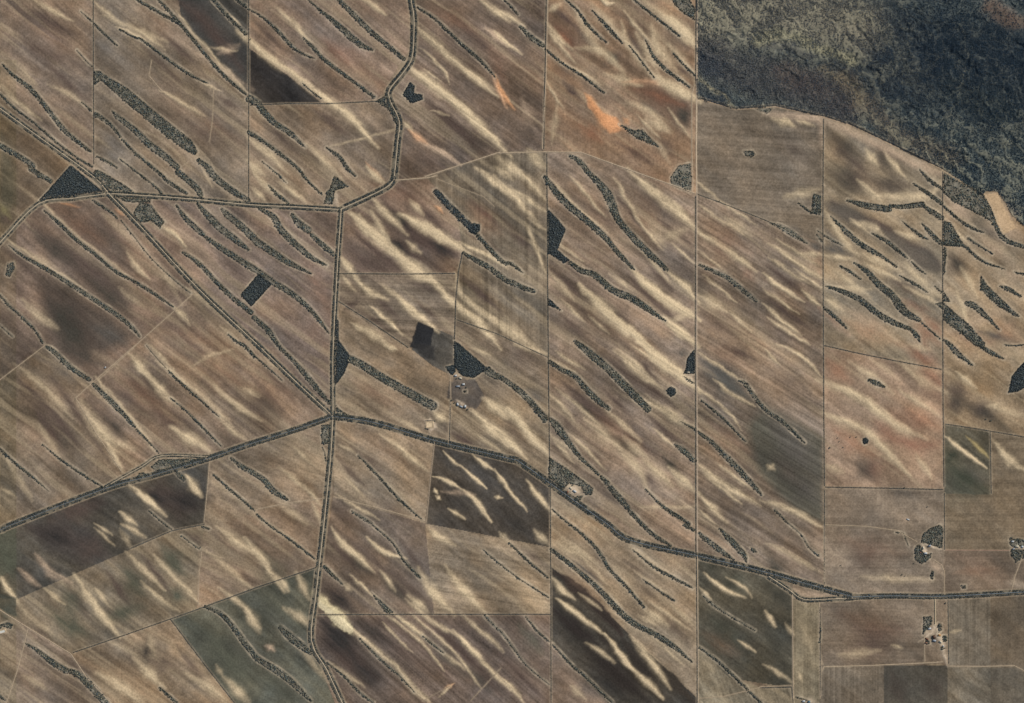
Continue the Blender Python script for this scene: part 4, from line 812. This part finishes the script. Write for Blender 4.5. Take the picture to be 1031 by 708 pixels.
o = mesh_np('ground', [(-R_, -R_, -2), (R_, -R_, -2), (R_, R_, -2), (-R_, R_, -2)], [0, 1, 2, 3], [4], gm); tag(o, 'wide brown plain reaching the horizon', kind='structure')
print('land', round(time.time() - T0, 1))
# ------------------------------------------------------------------ trees (crown lumps on short trunks)
def ico():
    t = (1 + 5 ** .5) / 2
    v = np.array([(-1,t,0),(1,t,0),(-1,-t,0),(1,-t,0),(0,-1,t),(0,1,t),(0,-1,-t),(0,1,-t),(t,0,-1),(t,0,1),(-t,0,-1),(-t,0,1)], float)
    v /= np.linalg.norm(v[0])
    f = np.array([(0,11,5),(0,5,1),(0,1,7),(0,7,10),(0,10,11),(1,5,9),(5,11,4),(11,10,2),(10,7,6),(7,1,8),(3,9,4),(3,4,2),(3,2,6),(3,6,8),(3,8,9),(4,9,5),(2,4,11),(6,2,10),(8,6,7),(9,8,1)])
    return v, f
IV, IF = ico()
TEMPL = []
for k in range(6):
    r = np.random.default_rng(100 + k)
    v = IV * (1 + .32 * r.uniform(-1, 1, (12, 1))) ; v[:, 2] = v[:, 2] * .75 + 1.15
    tr = np.array([(-.1, -.06, -.05), (.1, -.06, -.05), (0, .12, -.05), (0, 0, 1.0)])
    TEMPL.append((np.vstack([v, tr]), np.vstack([IF, np.array([(12, 13, 15), (13, 14, 15), (14, 12, 15)])])))
LOW = []
for k in range(6):
    r = np.random.default_rng(200 + k)
    a = np.arange(5) * 2 * math.pi / 5 + r.random(5) * .5; rr = 1 + .35 * r.uniform(-1, 1, 5)
    v = np.vstack([np.stack([np.cos(a) * rr, np.sin(a) * rr, np.full(5, -.05)], 1), np.stack([np.cos(a + .4) * rr * .7, np.sin(a + .4) * rr * .7, .75 + .3 * r.random(5)], 1), [(0, 0, 1.1)]])
    f = [];
    for q in range(5):
        n_ = (q + 1) % 5; f += [(q, n_, 5 + q), (n_, 5 + n_, 5 + q), (5 + q, 5 + n_, 10)]
    LOW.append((v, np.array(f)))
BARK = lin((96, 84, 70))
def grove(name, px, py, r, h, tints, low=False, base=0.0):
    """one mesh holding the trees standing at px, py (sheet units), r and h in metres"""
    T = LOW if low else TEMPL
    n = len(px); wx_, wy_ = W(px, py); z = hz(px, py) + base
    kk = rng.integers(0, 6, n); th = rng.uniform(0, 2 * math.pi, n)
    cx, cy = float(np.mean(wx_)), float(np.mean(wy_)); cz = float(np.min(z))
    CO, FA, TI = [], [], []; o_ = 0
    for k in range(6):
        m = kk == k
        if not m.any(): continue
        v, f = T[k]; c, s_ = np.cos(th[m]), np.sin(th[m])
        x = (v[None, :, 0] * c[:, None] - v[None, :, 1] * s_[:, None]) * r[m][:, None]
        y = (v[None, :, 0] * s_[:, None] + v[None, :, 1] * c[:, None]) * r[m][:, None]
        zz = v[None, :, 2] * h[m][:, None] / (1.1 if low else 1.9)
        co = np.stack([x + (wx_[m] - cx)[:, None], y + (wy_[m] - cy)[:, None], zz + (z[m] - cz)[:, None]], -1).reshape(-1, 3)
        nv = len(v); idx = (f[None] + (np.arange(m.sum()) * nv)[:, None, None]).reshape(-1) + o_
        ti = np.repeat(tints[m][:, None, :], nv, 1).copy()
        ti *= rng.uniform(.75, 1.25, ti.shape[:2])[..., None]
        if not low: ti[:, 12:] = BARK
        CO.append(co); FA.append(idx); TI.append(ti.reshape(-1, 3)); o_ += nv * int(m.sum())
    CO = np.vstack(CO); FA = np.concatenate(FA); TI = np.vstack(TI)
    return mesh_np(name, CO, FA, np.full(len(FA) // 3, 3), leaf, TI, False, (cx, cy, cz))
LEAF = [lin((102, 106, 97)), lin((88, 95, 90)), lin((116, 114, 100)), lin((80, 90, 92)), lin((124, 118, 102))]
LEAF = np.array(LEAF)
def tints(n, dark=0.0, blue=0.0):
    c = LEAF[rng.integers(0, len(LEAF), n)] * rng.uniform(.42, 1.38, (n, 1)) * (1 - dark)
    c = c * np.array([1.03 - .15 * blue, 1.0, .92 + .30 * blue]); return np.clip(c, .006, .5)
def jgrid(x0, x1, y0, y1, sp):
    gx, gy = np.meshgrid(np.arange(x0, x1, sp), np.arange(y0, y1, sp))
    gx = gx + rng.uniform(-.5, .5, gx.shape) * sp * .95; gy = gy + rng.uniform(-.5, .5, gy.shape) * sp * .95
    return gx.ravel(), gy.ravel()
# gaps: roads and tracks stay free of trees
clear = np.full(GX.shape, 99.0)
for L_ in [(P, wid / 16.) for _, wid, _, _, _, _, _, P in ROADS] + [(P, wid / 20.) for wid, _, P, _ in TRACKS]:
    P = np.asarray(L_[0]).copy(); P[:, 2] = 0; sl = box(P, 4)
    d, _, _ = segdist(GX[sl], GY[sl], P); clear[sl] = np.minimum(clear[sl], d - L_[1])
nb = 0
for b in BELTS:
    Q = b['Q']; x0, y0 = Q[:, :2].min(0) - 4; x1, y1 = Q[:, :2].max(0) + 4
    gx, gy = jgrid(x0, x1, y0, y1, .86)
    d, wl, t = segdist(gx, gy, Q, closed=b['poly'])
    sd = np.where(inpoly(gx, gy, Q), -d, d) if b['poly'] else d - wl
    sd = sd + (.28 if not b['poly'] else .25) * fbm(gx / 2.2, gy / 2.2, 311, 2) * 2
    dens = b['d']; patch = fbm(gx / 5, gy / 5, 301, 2)
    dd = np.where(sd > -1.4, np.maximum(dens, .93 if dens > .5 else dens), np.clip(dens - .20 + .85 * patch, .10, 1) if dens < .93 else np.where(patch > -.38, .97, .45))
    keep = (sd < (-.42 if not b['poly'] else -.2)) & (rng.random(len(gx)) < dd) & (sample(clear, gx, gy) > .35)
    if keep.sum() < 4: keep = (sd < 0); 
    if keep.sum() < 4: continue
    gx, gy, sd = gx[keep], gy[keep], sd[keep]
    n = len(gx)
    r = rng.uniform(2.0, 4.6, n) + 2.2 * (rng.random(n) < .14); h = rng.uniform(4.0, 8.0, n) + (r - 3) * .8
    dark = .42 if dens > .93 else (.10 if dens > .8 else 0)
    tt = tints(n, dark, .9 if dens > .93 else .1)
    if dens > .93: tt = tt * .45 + tt.mean(0) * .55
    pe = np.where(sd > -1.35, .62, 1.05)[:, None]      # trees tinted darker round the rim, slightly paler inside
    tt = tt * pe
    if not b['poly']:                                 # low saltbush and litter mounds joining the trees underneath
        Ls = np.concatenate([[0], np.cumsum(np.hypot(*np.diff(Q[:, :2], axis=0).T))]); ss = np.arange(0, Ls[-1], .85)
        ux = np.interp(ss, Ls, Q[:, 0]); uy = np.interp(ss, Ls, Q[:, 1]); nu = len(ux)
        gx = np.concatenate([gx, ux]); gy = np.concatenate([gy, uy]); r = np.concatenate([r, np.full(nu, 3.4)]); h = np.concatenate([h, np.full(nu, 1.0)])
        tt = np.vstack([tt, np.tile(lin((104, 98, 82)), (nu, 1)) * rng.uniform(.7, 1.3, (nu, 1))])
    name = {'wood': 'woodland_block', 'clump': 'tree_clump', 'belt': 'tree_belt'}[b['kind']]
    b['o'] = grove(name, gx, gy, r, h, tt); nb += n
print('belts', len(BELTS), nb, round(time.time() - T0, 1))
# ------------------------------------------------------------------ labels: which field each belt stands in, and what sets it apart there
def metrics(b):
    Q = b['Q']
    if b['poly']:
        x, y = Q[:, 0], Q[:, 1]; A = abs(np.sum(x * np.roll(y, -1) - y * np.roll(x, -1))) / 2
        p = Q[:, :2] - Q[:, :2].mean(0); w_, v_ = np.linalg.eigh(p.T @ p); pr = p @ v_[:, 1]; L = pr.max() - pr.min()
        return L, A / max(L, .1), Q[:, 0].mean(), Q[:, 1].mean()
    L = np.hypot(*np.diff(Q[:, :2], axis=0).T).sum(); mid = Q[len(Q) // 2]
    return L, Q[:, 2].mean(), mid[0], mid[1]
ORD = ['first', 'second', 'third', 'fourth', 'fifth', 'sixth', 'seventh', 'eighth', 'ninth', 'tenth', 'eleventh', 'twelfth', 'thirteenth', 'fourteenth', 'fifteenth', 'sixteenth', 'seventeenth', 'eighteenth']
byf = {}
for b in BELTS:
    if 'o' not in b: continue
    b['L'], b['Wd'], b['x'], b['y'] = metrics(b)
    f = int(sample(fid, np.array([b['x']]), np.array([b['y']]))[0])
    byf.setdefault((f, b['kind']), []).append(b)
NOUN = {'belt': 'tree belt', 'wood': 'wood', 'clump': 'tree clump'}
CAT = {'belt': 'tree belt', 'wood': 'woodland', 'clump': 'tree clump'}
GRP = {'belt': 'tree belts left standing on the sand ridges', 'wood': 'blocks of woodland between the fields', 'clump': 'small clumps of trees'}
for (f, kind), lst in byf.items():
    ph = F[f][4] if 0 <= f < len(F) else ('the dark scrubland' if f == 500 else 'the land between the fields')
    left = list(lst); nn = NOUN[kind]; n = len(lst)
    if n == 1: lst[0]['label'] = ('only dark %s in %s' % (nn, ph))
    else:
        def take(fn, word):
            s_ = sorted(left, key=fn); q = s_[-1]
            q['label'] = '%s %s in %s' % (word, nn, ph); left.remove(q)
        if n == 2:
            a_, c_ = sorted(lst, key=lambda b: b['L']); 
            a_['label'] = 'shorter of two %ss in %s' % (nn, ph); c_['label'] = 'longer of two %ss in %s' % (nn, ph)
        else:
            take(lambda b: b['L'], 'longest')
            take(lambda b: -b['L'], 'shortest')
            if n > 3 and len(left) > 1:
                s_ = sorted(left, key=lambda b: b['Wd'])
                if s_[-1]['Wd'] > 1.15 * max(b['Wd'] for b in lst if b is not s_[-1]): take(lambda b: b['Wd'], 'broadest')
            order = sorted(lst, key=lambda b: b['x'] * .6 - b['y'] * .8, reverse=True)
            for b in left:
                k = order.index(b); m_ = n - 1 - k
                side, q = ('upper right', k) if k <= m_ else ('lower left', m_)
                b['label'] = '%s %s counted from the %s of %s' % (ORD[q], nn, side, ph) if q < len(ORD) else 'x'
    for b in lst: tag(b['o'], ' '.join(b['label'].split()[:16]), CAT[kind], GRP[kind])
# ------------------------------------------------------------------ scrubland plants: far too many to count, one mass
gx, gy = jgrid(702, 1091, -60, 264, .92)
m = inpoly(gx, gy, SCRUB); gx, gy = gx[m], gy[m]
dn = .80 - .75 * sample(ridge, gx, gy) + .45 * fbm(gx / 12, gy / 12, 401, 3) - .35 * sample(sw, gx, gy)
bare = sample(col.sum(-1), gx, gy); dn -= np.clip((bare - .5) * .9, 0, .5)
dn = np.where((segdist(gx, gy, [[1006, 8, 0], [1024, 24, 0], [1070, 12, 0]])[0] < 12), .25, dn)
m = rng.random(len(gx)) < dn; gx, gy = gx[m], gy[m]; n = len(gx)
tt = tints(n, .44, 1.15) * np.array([1.06, 1.0, 1.0]) * .72 + sample(col, gx, gy) * .28
east = np.clip((gx - 860) / 90, 0, 1)[:, None]
tt = tt * (1 - east * np.array([.55, .42, .30]))
o = grove('scrub', gx, gy, rng.uniform(2.4, 5.2, n), rng.uniform(2.5, 6, n), tt, low=True)
tag(o, 'dense blue green mallee scrub covering the upper right corner', 'scrub', kind='stuff'); print('scrub', n)
# ------------------------------------------------------------------ roads, tracks, roadside rows, fence scrub
def offset(P, o_):
    P = np.asarray(P, float); t = np.gradient(P[:, :2], axis=0); t /= np.maximum(np.hypot(t[:, 0], t[:, 1])[:, None], 1e-6)
    Q = P.copy(); Q[:, 0] += -t[:, 1] * o_; Q[:, 1] += t[:, 0] * o_; return Q
def dense(P, st=2.0):
    P = np.asarray(P, float)[:, :2]; out = [P[0]]
    for i in range(len(P) - 1):
        n_ = max(1, int(np.hypot(*(P[i + 1] - P[i])) / st))
        for k in range(1, n_ + 1): out.append(P[i] + (P[i + 1] - P[i]) * k / n_)
    return np.array(out)
def ribbon(name, P, width, mat, lift, label, cat=None):
    P = dense(P, 1.0); n = len(P); t = np.gradient(P, axis=0); t /= np.maximum(np.hypot(t[:, 0], t[:, 1])[:, None], 1e-6)
    wv = width / M * (1 + .22 * fbm(P[:, 0] / 3, P[:, 1] / 3, 77, 2)); nr = np.stack([-t[:, 1], t[:, 0]], 1)
    rows = []
    for e in (-.5, -.42, 0, .42, .5):
        q = P + nr * (wv * e)[:, None]
        x, y = W(q[:, 0], q[:, 1]); z = np.maximum(hz(P[:, 0], P[:, 1]), hz(q[:, 0], q[:, 1])) + (lift if abs(e) < .45 else -.6)
        rows.append(np.stack([x, y, z], 1))
    co = np.stack(rows, 1).reshape(-1, 3); ql = []
    for i in range(n - 1):
        for k in range(4): a = i * 5 + k; ql += [a + 1, a, a + 5, a + 6]
    o = mesh_np(name, co, ql, np.full(len(ql) // 4, 4), mat, None, True)
    return tag(o, label, cat, kind='structure')
for k, (name, wid, c, offs, rw, dens, lab, P) in enumerate(ROADS):
    ribbon(name, P, wid, pm(c, noise=.12), 1.3 + .12 * k, lab)
for k, (wid, lab, P, c) in enumerate(TRACKS):
    ribbon('track', P, wid, pm(c, noise=.14), .7 + .012 * k, lab)
ROADSD = [r for r in ROADS]
def row(name, P, half, d, label, cat, group, small=False):
    P = dense(P, .5); n0 = len(P)
    nper = max(1, int(round(half * 2 / .8)))
    px, py = [], []
    sp = .62 if not small else .75
    L = np.concatenate([[0], np.cumsum(np.hypot(*np.diff(P, axis=0).T))]); tot = L[-1]
    Q = offset(np.c_[P, np.zeros(n0)], 1.0)[:, :2] - P
    for s_ in np.arange(0, tot, sp):
        q = s_ + rng.uniform(-.2, .2); i = min(n0 - 1, int(np.searchsorted(L, max(0, q))))
        for u in range(nper):
            o_ = (rng.uniform(-.5, .5) if nper == 1 else (u + .5) / nper * 2 - 1 + rng.uniform(-.25, .25)) * half
            px.append(P[i, 0] + Q[i, 0] * o_); py.append(P[i, 1] + Q[i, 1] * o_)
    px, py = np.array(px), np.array(py); px, py = px + rng.normal(0, .1, len(px)), py + rng.normal(0, .1, len(py))
    gap = fbm(px / 4, py / 4, 501, 2)
    keep = (rng.random(len(px)) < d) & (gap > (-.33 if d > .9 else -.22 if d > .7 else -.05)) & (px > -58) & (px < 1089) & (py > -58) & (py < 766)
    if not small: keep &= sample(clear, px, py) > .12
    else: keep &= sample(clear, px, py) > -.2
    px, py = px[keep], py[keep]
    if len(px) < 4: return
    n1_ = len(px)
    if small:                                         # a strip of dry weeds along the wires
        ss = np.arange(0, tot, .8); ux = np.interp(ss, L, P[:, 0]); uy = np.interp(ss, L, P[:, 1]); ok_ = (ux > -58) & (ux < 1089) & (uy > -58) & (uy < 766)
        px = np.concatenate([px, ux[ok_]]); py = np.concatenate([py, uy[ok_]])
    n = len(px)
    r = rng.uniform(2.4, 4.2, n) * (.9 if small else 1); h = rng.uniform(4, 7.5, n) * (.4 if small else 1)
    r[n1_:] = 3.6; h[n1_:] = .6
    o = grove(name, px, py, r, h, tints(n, .55 if small else .42, .5), low=small)
    return tag(o, label, cat, group)
def side_word(P, sgn):
    P = np.asarray(P, float); d = P[-1, :2] - P[0, :2]; nrm = np.array([-d[1], d[0]]) * sgn
    return ('right' if nrm[0] > 0 else 'left') if abs(nrm[0]) > abs(nrm[1]) else ('lower' if nrm[1] > 0 else 'upper')
for name, wid, c, offs, rw, dens, lab, P in ROADS:
    for sgn in (1, -1):
        lab2 = 'row of dark trees on the %s side of the %s' % (side_word(P, sgn), lab)
        row('roadside_tree_row', offset(P, sgn * offs), rw / 2, dens, ' '.join(lab2.split()[:18]).replace('of dark trees on', 'of trees on'), 'tree row', 'rows of trees along the roads')
for w_, d_, lab, P in FENCES:
    row('scrub_hedgerow', P, w_ / 2, d_, lab, 'hedgerow', 'dark scrub lines along the paddock fences', small=True)
print('rows', round(time.time() - T0, 1))
# ------------------------------------------------------------------ farm buildings: walls, gabled roof, door
def boxm(x0, x1, y0, y1, z0, z1):
    v = [(x, y, z) for z in (z0, z1) for y in (y0, y1) for x in (x0, x1)]
    f = [(0, 2, 3, 1), (4, 5, 7, 6), (0, 1, 5, 4), (2, 6, 7, 3), (0, 4, 6, 2), (1, 3, 7, 5)]
    return v, f
def part(name, vf, mat, parent):
    v, f = vf; o = mesh_np(name, v, [i for q in f for i in q], [len(q) for q in f], mat); o.parent = parent; return o
def building(kind, px, py, w, d, h, deg, roofc, label, wallc=(176, 168, 152)):
    e = bpy.data.objects.new(kind, None); COL.objects.link(e)
    x, y = W(px, py); e.location = (x, y, float(hz([px], [py])[0]) - .2); e.rotation_euler = (0, 0, math.radians(deg))
    tag(e, label, 'shed' if 'shed' in kind else 'house' if 'house' in kind else 'tank', 'farm buildings')
    if kind == 'water_tank':
        n = 20; a = np.arange(n) * 2 * math.pi / n; r = w / 2
        v = [(r * math.cos(t), r * math.sin(t), z) for z in (0, h) for t in a]
        f = [(i, (i + 1) % n, n + (i + 1) % n, n + i) for i in range(n)]
        part('tank_wall', (v, f), pm(wallc, rough=.5), e)
        v = [(r * 1.03 * math.cos(t), r * 1.03 * math.sin(t), h + .02) for t in a] + [(0, 0, h + r * .25)]
        part('roof', (v, [(i, (i + 1) % n, n) for i in range(n)] + [tuple(range(n - 1, -1, -1))]), pm(roofc, rough=.4), e); return
    part('wall', boxm(-w / 2, w / 2, -d / 2, d / 2, 0, h), pm(wallc), e)
    rh = d * .22; o_ = .7
    v = [(-w/2-o_, -d/2-o_, h+.02), (w/2+o_, -d/2-o_, h+.02), (w/2+o_, 0, h+rh), (-w/2-o_, 0, h+rh), (-w/2-o_, d/2+o_, h+.02), (w/2+o_, d/2+o_, h+.02)]
    part('roof', (v, [(0, 1, 2, 3), (3, 2, 5, 4), (0, 3, 4), (1, 5, 2), (0, 4, 5, 1)]), pm(roofc, rough=.45, noise=.1), e)
    if 'shed' in kind: part('sliding_door', boxm(-w * .2, w * .2, -d / 2 - .25, -d / 2 - .05, 0, h * .85), pm((120, 122, 124)), e)
    else:
        part('door', boxm(-.6, .6, -d / 2 - .2, -d / 2 - .05, 0, 2.1), pm((92, 66, 48)), e)
        for sx in (-.3, .3): part('window', boxm(w * sx - .9, w * sx + .9, -d / 2 - .2, -d / 2 - .05, 1, 2.1), pm((60, 70, 78)), e)
ZN = (172, 174, 172); GV = (142, 148, 152); RU = (128, 92, 74); CR = (184, 174, 152)
building('farm_house', 458.6, 378.3, 20, 14, 3.4, 10, ZN, 'pale roofed farmhouse at the foot of the central dark wood')
building('farm_shed', 463.5, 380.8, 24, 14, 5, -15, CR, 'cream roofed shed right of the central farmhouse', (190, 180, 160))
building('farm_shed', 461.0, 389.0, 30, 12, 5, 0, GV, 'long grey shed above the grey farm paddock')
building('farm_shed', 466.5, 387.0, 22, 15, 6, 0, ZN, 'bright roofed shed standing above the grey farm paddock')
building('farm_shed', 460.8, 407.2, 14, 26, 5, 20, ZN, 'narrow pale shed in the dark row under the grey farm paddock')
building('farm_shed', 464.3, 409.4, 26, 13, 5, -25, GV, 'grey shed in the dark row under the grey farm paddock')
building('farm_shed', 468.3, 409.3, 16, 24, 6, 0, ZN, 'bright shed at the right end of the row under the grey farm paddock')
building('farm_house', 574.5, 491.5, 20, 14, 3.5, -30, CR, 'cream roofed house in the sandy yard of the highway wood')
building('farm_shed', 578.5, 494.5, 28, 15, 6, -30, ZN, 'bright roofed shed lower right in the sandy yard of the highway wood')
building('farm_shed', 571.5, 495.5, 18, 12, 5, 60, RU, 'rusty roofed shed lower left in the sandy yard of the highway wood')
building('farm_house', 929.3, 551.5, 20, 14, 3.5, 80, CR, 'cream roofed house in the middle of the forked farm wood')
building('farm_shed', 931.5, 557.0, 26, 15, 6, 0, ZN, 'bright roofed shed at the lower end of the forked farm wood')
building('farm_shed', 935.8, 549.5, 20, 12, 5, 20, GV, 'grey roofed shed on the right of the forked farm wood')
building('farm_shed', 926.5, 556.3, 14, 10, 4, 0, RU, 'small rusty shed at the lower left of the forked farm wood yard')
building('farm_house', 935.7, 633.0, 26, 15, 3.6, 15, ZN, 'white roofed house in the upper left of the lowest farmstead')
building('farm_shed', 945.6, 639.5, 20, 14, 5, 0, (170, 130, 84), 'tan roofed shed right of centre in the lowest farmstead')
building('farm_shed', 940.2, 641.2, 20, 28, 6, 20, (92, 70, 58), 'dark brown roofed shed in the middle of the lowest farmstead')
building('farm_shed', 940.5, 645.0, 26, 16, 6, -10, GV, 'pale grey shed below the middle of the lowest farmstead')
building('farm_shed', 933.0, 643.3, 26, 10, 5, -30, (96, 66, 54), 'dark red shed at the lower left of the lowest farmstead')
building('farm_shed', 932.3, 647.2, 18, 10, 5, 0, RU, 'small rusty shed at the lower left corner of the lowest farmstead')
building('farm_shed', 946.8, 646.2, 22, 12, 5, -40, CR, 'cream roofed shed at the lower right of the lowest farmstead')
building('water_tank', 949.5, 650.5, 14, 14, 4, 0, ZN, 'round pale water tank south of the lowest farmstead sheds')
building('farm_house', 1019.3, 545.2, 20, 13, 3.5, 0, ZN, 'white roofed house at the top left of the right edge farmstead')
building('farm_shed', 1023.5, 550.0, 30, 14, 6, 0, CR, 'long cream roofed shed in the right edge farmstead')
building('farm_shed', 1029.0, 550.5, 16, 18, 5, 0, ZN, 'bright square shed at the very right edge')
building('farm_shed', 1020.2, 552.8, 18, 12, 5, 20, GV, 'grey roofed shed below the right edge farmhouse')
building('farm_shed', 809.0, 706.0, 22, 14, 5, 0, ZN, 'bright roofed shed at the bottom of the narrow pale strip paddock')
building('farm_shed', 814.5, 706.5, 18, 12, 5, 10, (96, 128, 140), 'bluish roofed shed at the bottom of the narrow pale strip paddock')
building('farm_shed', 106.0, 370.0, 14, 9, 4, 30, ZN, 'pale field shed beside the track across the dark hearted paddock')
building('farm_shed', 914.0, 523.0, 22, 10, 4, -20, ZN, 'lone white shed high in the square brown paddock')
building('farm_shed', 693.0, 375.0, 26, 12, 5, 0, CR, 'cream shed below the dark wood on the straight sandy track')
building('water_tank', 757.0, 353.0, 10, 10, 3, 0, GV, 'round grey tank out in the long furrowed paddock') if False else None
# dug earth tank: bank round a pale pan
def earth_tank(px, py, w, d, deg, label, pan=(206, 182, 146)):
    e = bpy.data.objects.new('farm_dam', None); COL.objects.link(e); x, y = W(px, py)
    e.location = (x, y, float(hz([px], [py])[0])); e.rotation_euler = (0, 0, math.radians(deg)); tag(e, label, 'farm dam', 'dug farm dams')
    a, b = w / 2, d / 2; v = []; f = []
    for (s_, z) in ((1.35, -.5), (1.12, 3.2), (1.0, 3.2), (.8, .6)):
        v += [(-a * s_, -b * s_, z), (a * s_, -b * s_, z), (a * s_, b * s_, z), (-a * s_, b * s_, z)]
    for r_ in range(3):
        for k in range(4): f.append((r_ * 4 + k, r_ * 4 + (k + 1) % 4, r_ * 4 + 4 + (k + 1) % 4, r_ * 4 + 4 + k))
    part('bank', (v, f), pm((168, 148, 120)), e)
    part('pan', ([(-a * .82, -b * .82, .8), (a * .82, -b * .82, .8), (a * .82, b * .82, .8), (-a * .82, b * .82, .8)], [(0, 1, 2, 3)]), pm(pan), e)
earth_tank(432.5, 427.8, 52, 46, 0, 'square sandy farm dam in the pale paddock above the highway')
earth_tank(2.5, 636.0, 50, 22, 15, 'pale farm dam inside the dark clump at the lower left edge', (190, 188, 176))
row('scrub_hedgerow', [[428.6, 423.6], [433, 423.4], [438.8, 424]], .35, 1, 'short dark scrub row above the square sandy farm dam', 'hedgerow', 'dark scrub lines along the paddock fences')
row('scrub_hedgerow', [[428.2, 431.5], [433, 432.6], [438.5, 432.5]], .25, .8, 'short brown scrub row below the square sandy farm dam', 'hedgerow', 'dark scrub lines along the paddock fences')
# lone trees: crown and trunk of their own
def lone(px, py, r, label):
    e = bpy.data.objects.new('paddock_tree', None); COL.objects.link(e); x, y = W(px, py); e.location = (x, y, float(hz([px], [py])[0]) - .1)
    tag(e, label, 'tree', 'lone paddock trees')
    n = 8; a = np.arange(n) * 2 * math.pi / n
    v = [(r0 * math.cos(t), r0 * math.sin(t), z) for r0, z in ((.5, 0), (.3, 4.5)) for t in a]
    part('trunk', (v, [(i, (i + 1) % n, n + (i + 1) % n, n + i) for i in range(n)]), pm((96, 84, 70)), e)
    V_, F_, T_ = [], [], []
    for q in range(90):                                  # leaf clumps spread through the crown
        d_ = rng.normal(0, 1, 3); d_ /= np.linalg.norm(d_); p = d_ * r * rng.uniform(.35, 1) * np.array([1, 1, .55]); p[2] += 4.5 + r * .45
        vv = IV * rng.uniform(.16, .3) * r * (1 + .3 * rng.uniform(-1, 1, (12, 1))) + p
        F_.append(IF + 12 * q); V_.append(vv); T_.append(np.repeat(tints(1, .2, .3) , 12, 0))
    o = mesh_np('crown', np.vstack(V_), np.vstack(F_).ravel(), np.full(20 * 90, 3), leaf, np.vstack(T_)); o.parent = e
LT = [(835.3, 450.8, 6, 'dark tree near the left fence of the reddish sandy paddock'), (843.5, 440.8, 4, 'upper of two small trees left in the reddish sandy paddock'), (844.8, 444.5, 4, 'lower of two small trees left in the reddish sandy paddock'),
 (848.6, 450.4, 4, 'small tree below the two small trees in the reddish sandy paddock'), (856, 440, 4, 'first small tree left of the round clump in the reddish paddock'), (862.2, 440, 4, 'second small tree nearest the round clump in the reddish paddock'),
 (997.6, 423.5, 6, 'dark tree low in the far right paddock above the fence corner'), (992.5, 422, 5, 'smaller tree left of the dark tree above the fence corner'), (933.6, 510.3, 4, 'small lone tree upper right in the square brown paddock'),
 (908, 578.5, 5, 'left tree of the pair in the lower square brown paddock'), (911, 580, 4, 'right tree of the pair in the lower square brown paddock'), (920, 567, 4, 'lone tree just below left of the forked farm wood'),
 (846.5, 569, 4, 'lone tree low left in the square brown paddock'), (910.5, 491, 5, 'tree on the fence at the bottom of the red field'), (724.5, 202.5, 4, 'tree on the thin slanting fence in the plain brown paddock'),
 (952, 607, 6, 'dark tree at the top of the farmstead paddock beside the highway'), (945.5, 629.5, 9, 'large dark tree at the top right of the lowest farmstead'), (952, 643.5, 8, 'dark rounded tree on the right of the lowest farmstead'), (951, 652.5, 5, 'small tree at the bottom right of the lowest farmstead'),
 (460, 381, 5, 'tree beside the central farmhouse'), (469.5, 390, 6, 'tree right of the bright shed above the grey farm paddock'), (463.5, 390.5, 5, 'tree between the sheds above the grey farm paddock'),
 (455, 403, 6, 'tree at the lower left corner of the grey farm paddock'), (457.8, 405.5, 5, 'second tree of the row under the grey farm paddock'), (471, 412, 6, 'tree at the lower right end of the row under the grey farm paddock'), (202, 551, 5, 'tree on the fence corner right of the olive brown paddock'),
 (252.5, 39.5, 5, 'tree against the fence above the black triangular field'), (576.5, 488.5, 5, 'tree in the sandy yard of the highway wood'), (923, 539.5, 0, '')]
for px, py, r, lb in LT:
    if r: lone(px, py, r, lb)
# ------------------------------------------------------------------ light, sky, camera
EL, AZ = 36.0, 50.0      # sun height; bearing clockwise from the top of the sheet (north)
sd_ = bpy.data.lights.new('sun', 'SUN'); sd_.energy = 4.2; sd_.angle = math.radians(.55); sd_.color = (1, .955, .89)
so = bpy.data.objects.new('sun', sd_); scene.collection.objects.link(so)
so.rotation_euler = (math.radians(90 - EL), 0, math.radians(180 - AZ)); so['label'] = 'sun'; del so['label']
wd = bpy.data.worlds.new('World'); scene.world = wd; wd.use_nodes = True; wn_ = wd.node_tree
sk = wn_.nodes.new('ShaderNodeTexSky'); sk.sky_type = 'NISHITA'; sk.sun_disc = False; sk.sun_elevation = math.radians(EL); sk.sun_rotation = math.radians(AZ)
wn_.links.new(sk.outputs[0], wn_.nodes['Background'].inputs[0]); wn_.nodes['Background'].inputs[1].default_value = .10
cd = bpy.data.cameras.new('camera'); co_ = bpy.data.objects.new('camera', cd); scene.collection.objects.link(co_); scene.camera = co_
H = 16000.0
co_.location = (0, 0, H); co_.rotation_euler = (0, 0, 0)
cd.sensor_fit = 'HORIZONTAL'; cd.sensor_width = 36; cd.lens = 36 * H / (1031 * M); cd.clip_start = 100; cd.clip_end = 200000
vs_ = scene.view_settings; vs_.view_transform = 'Standard'; vs_.look = 'None'; vs_.exposure = EXPO; vs_.gamma = 1; vs_.use_curve_mapping = False
print('done', round(time.time() - T0, 1))
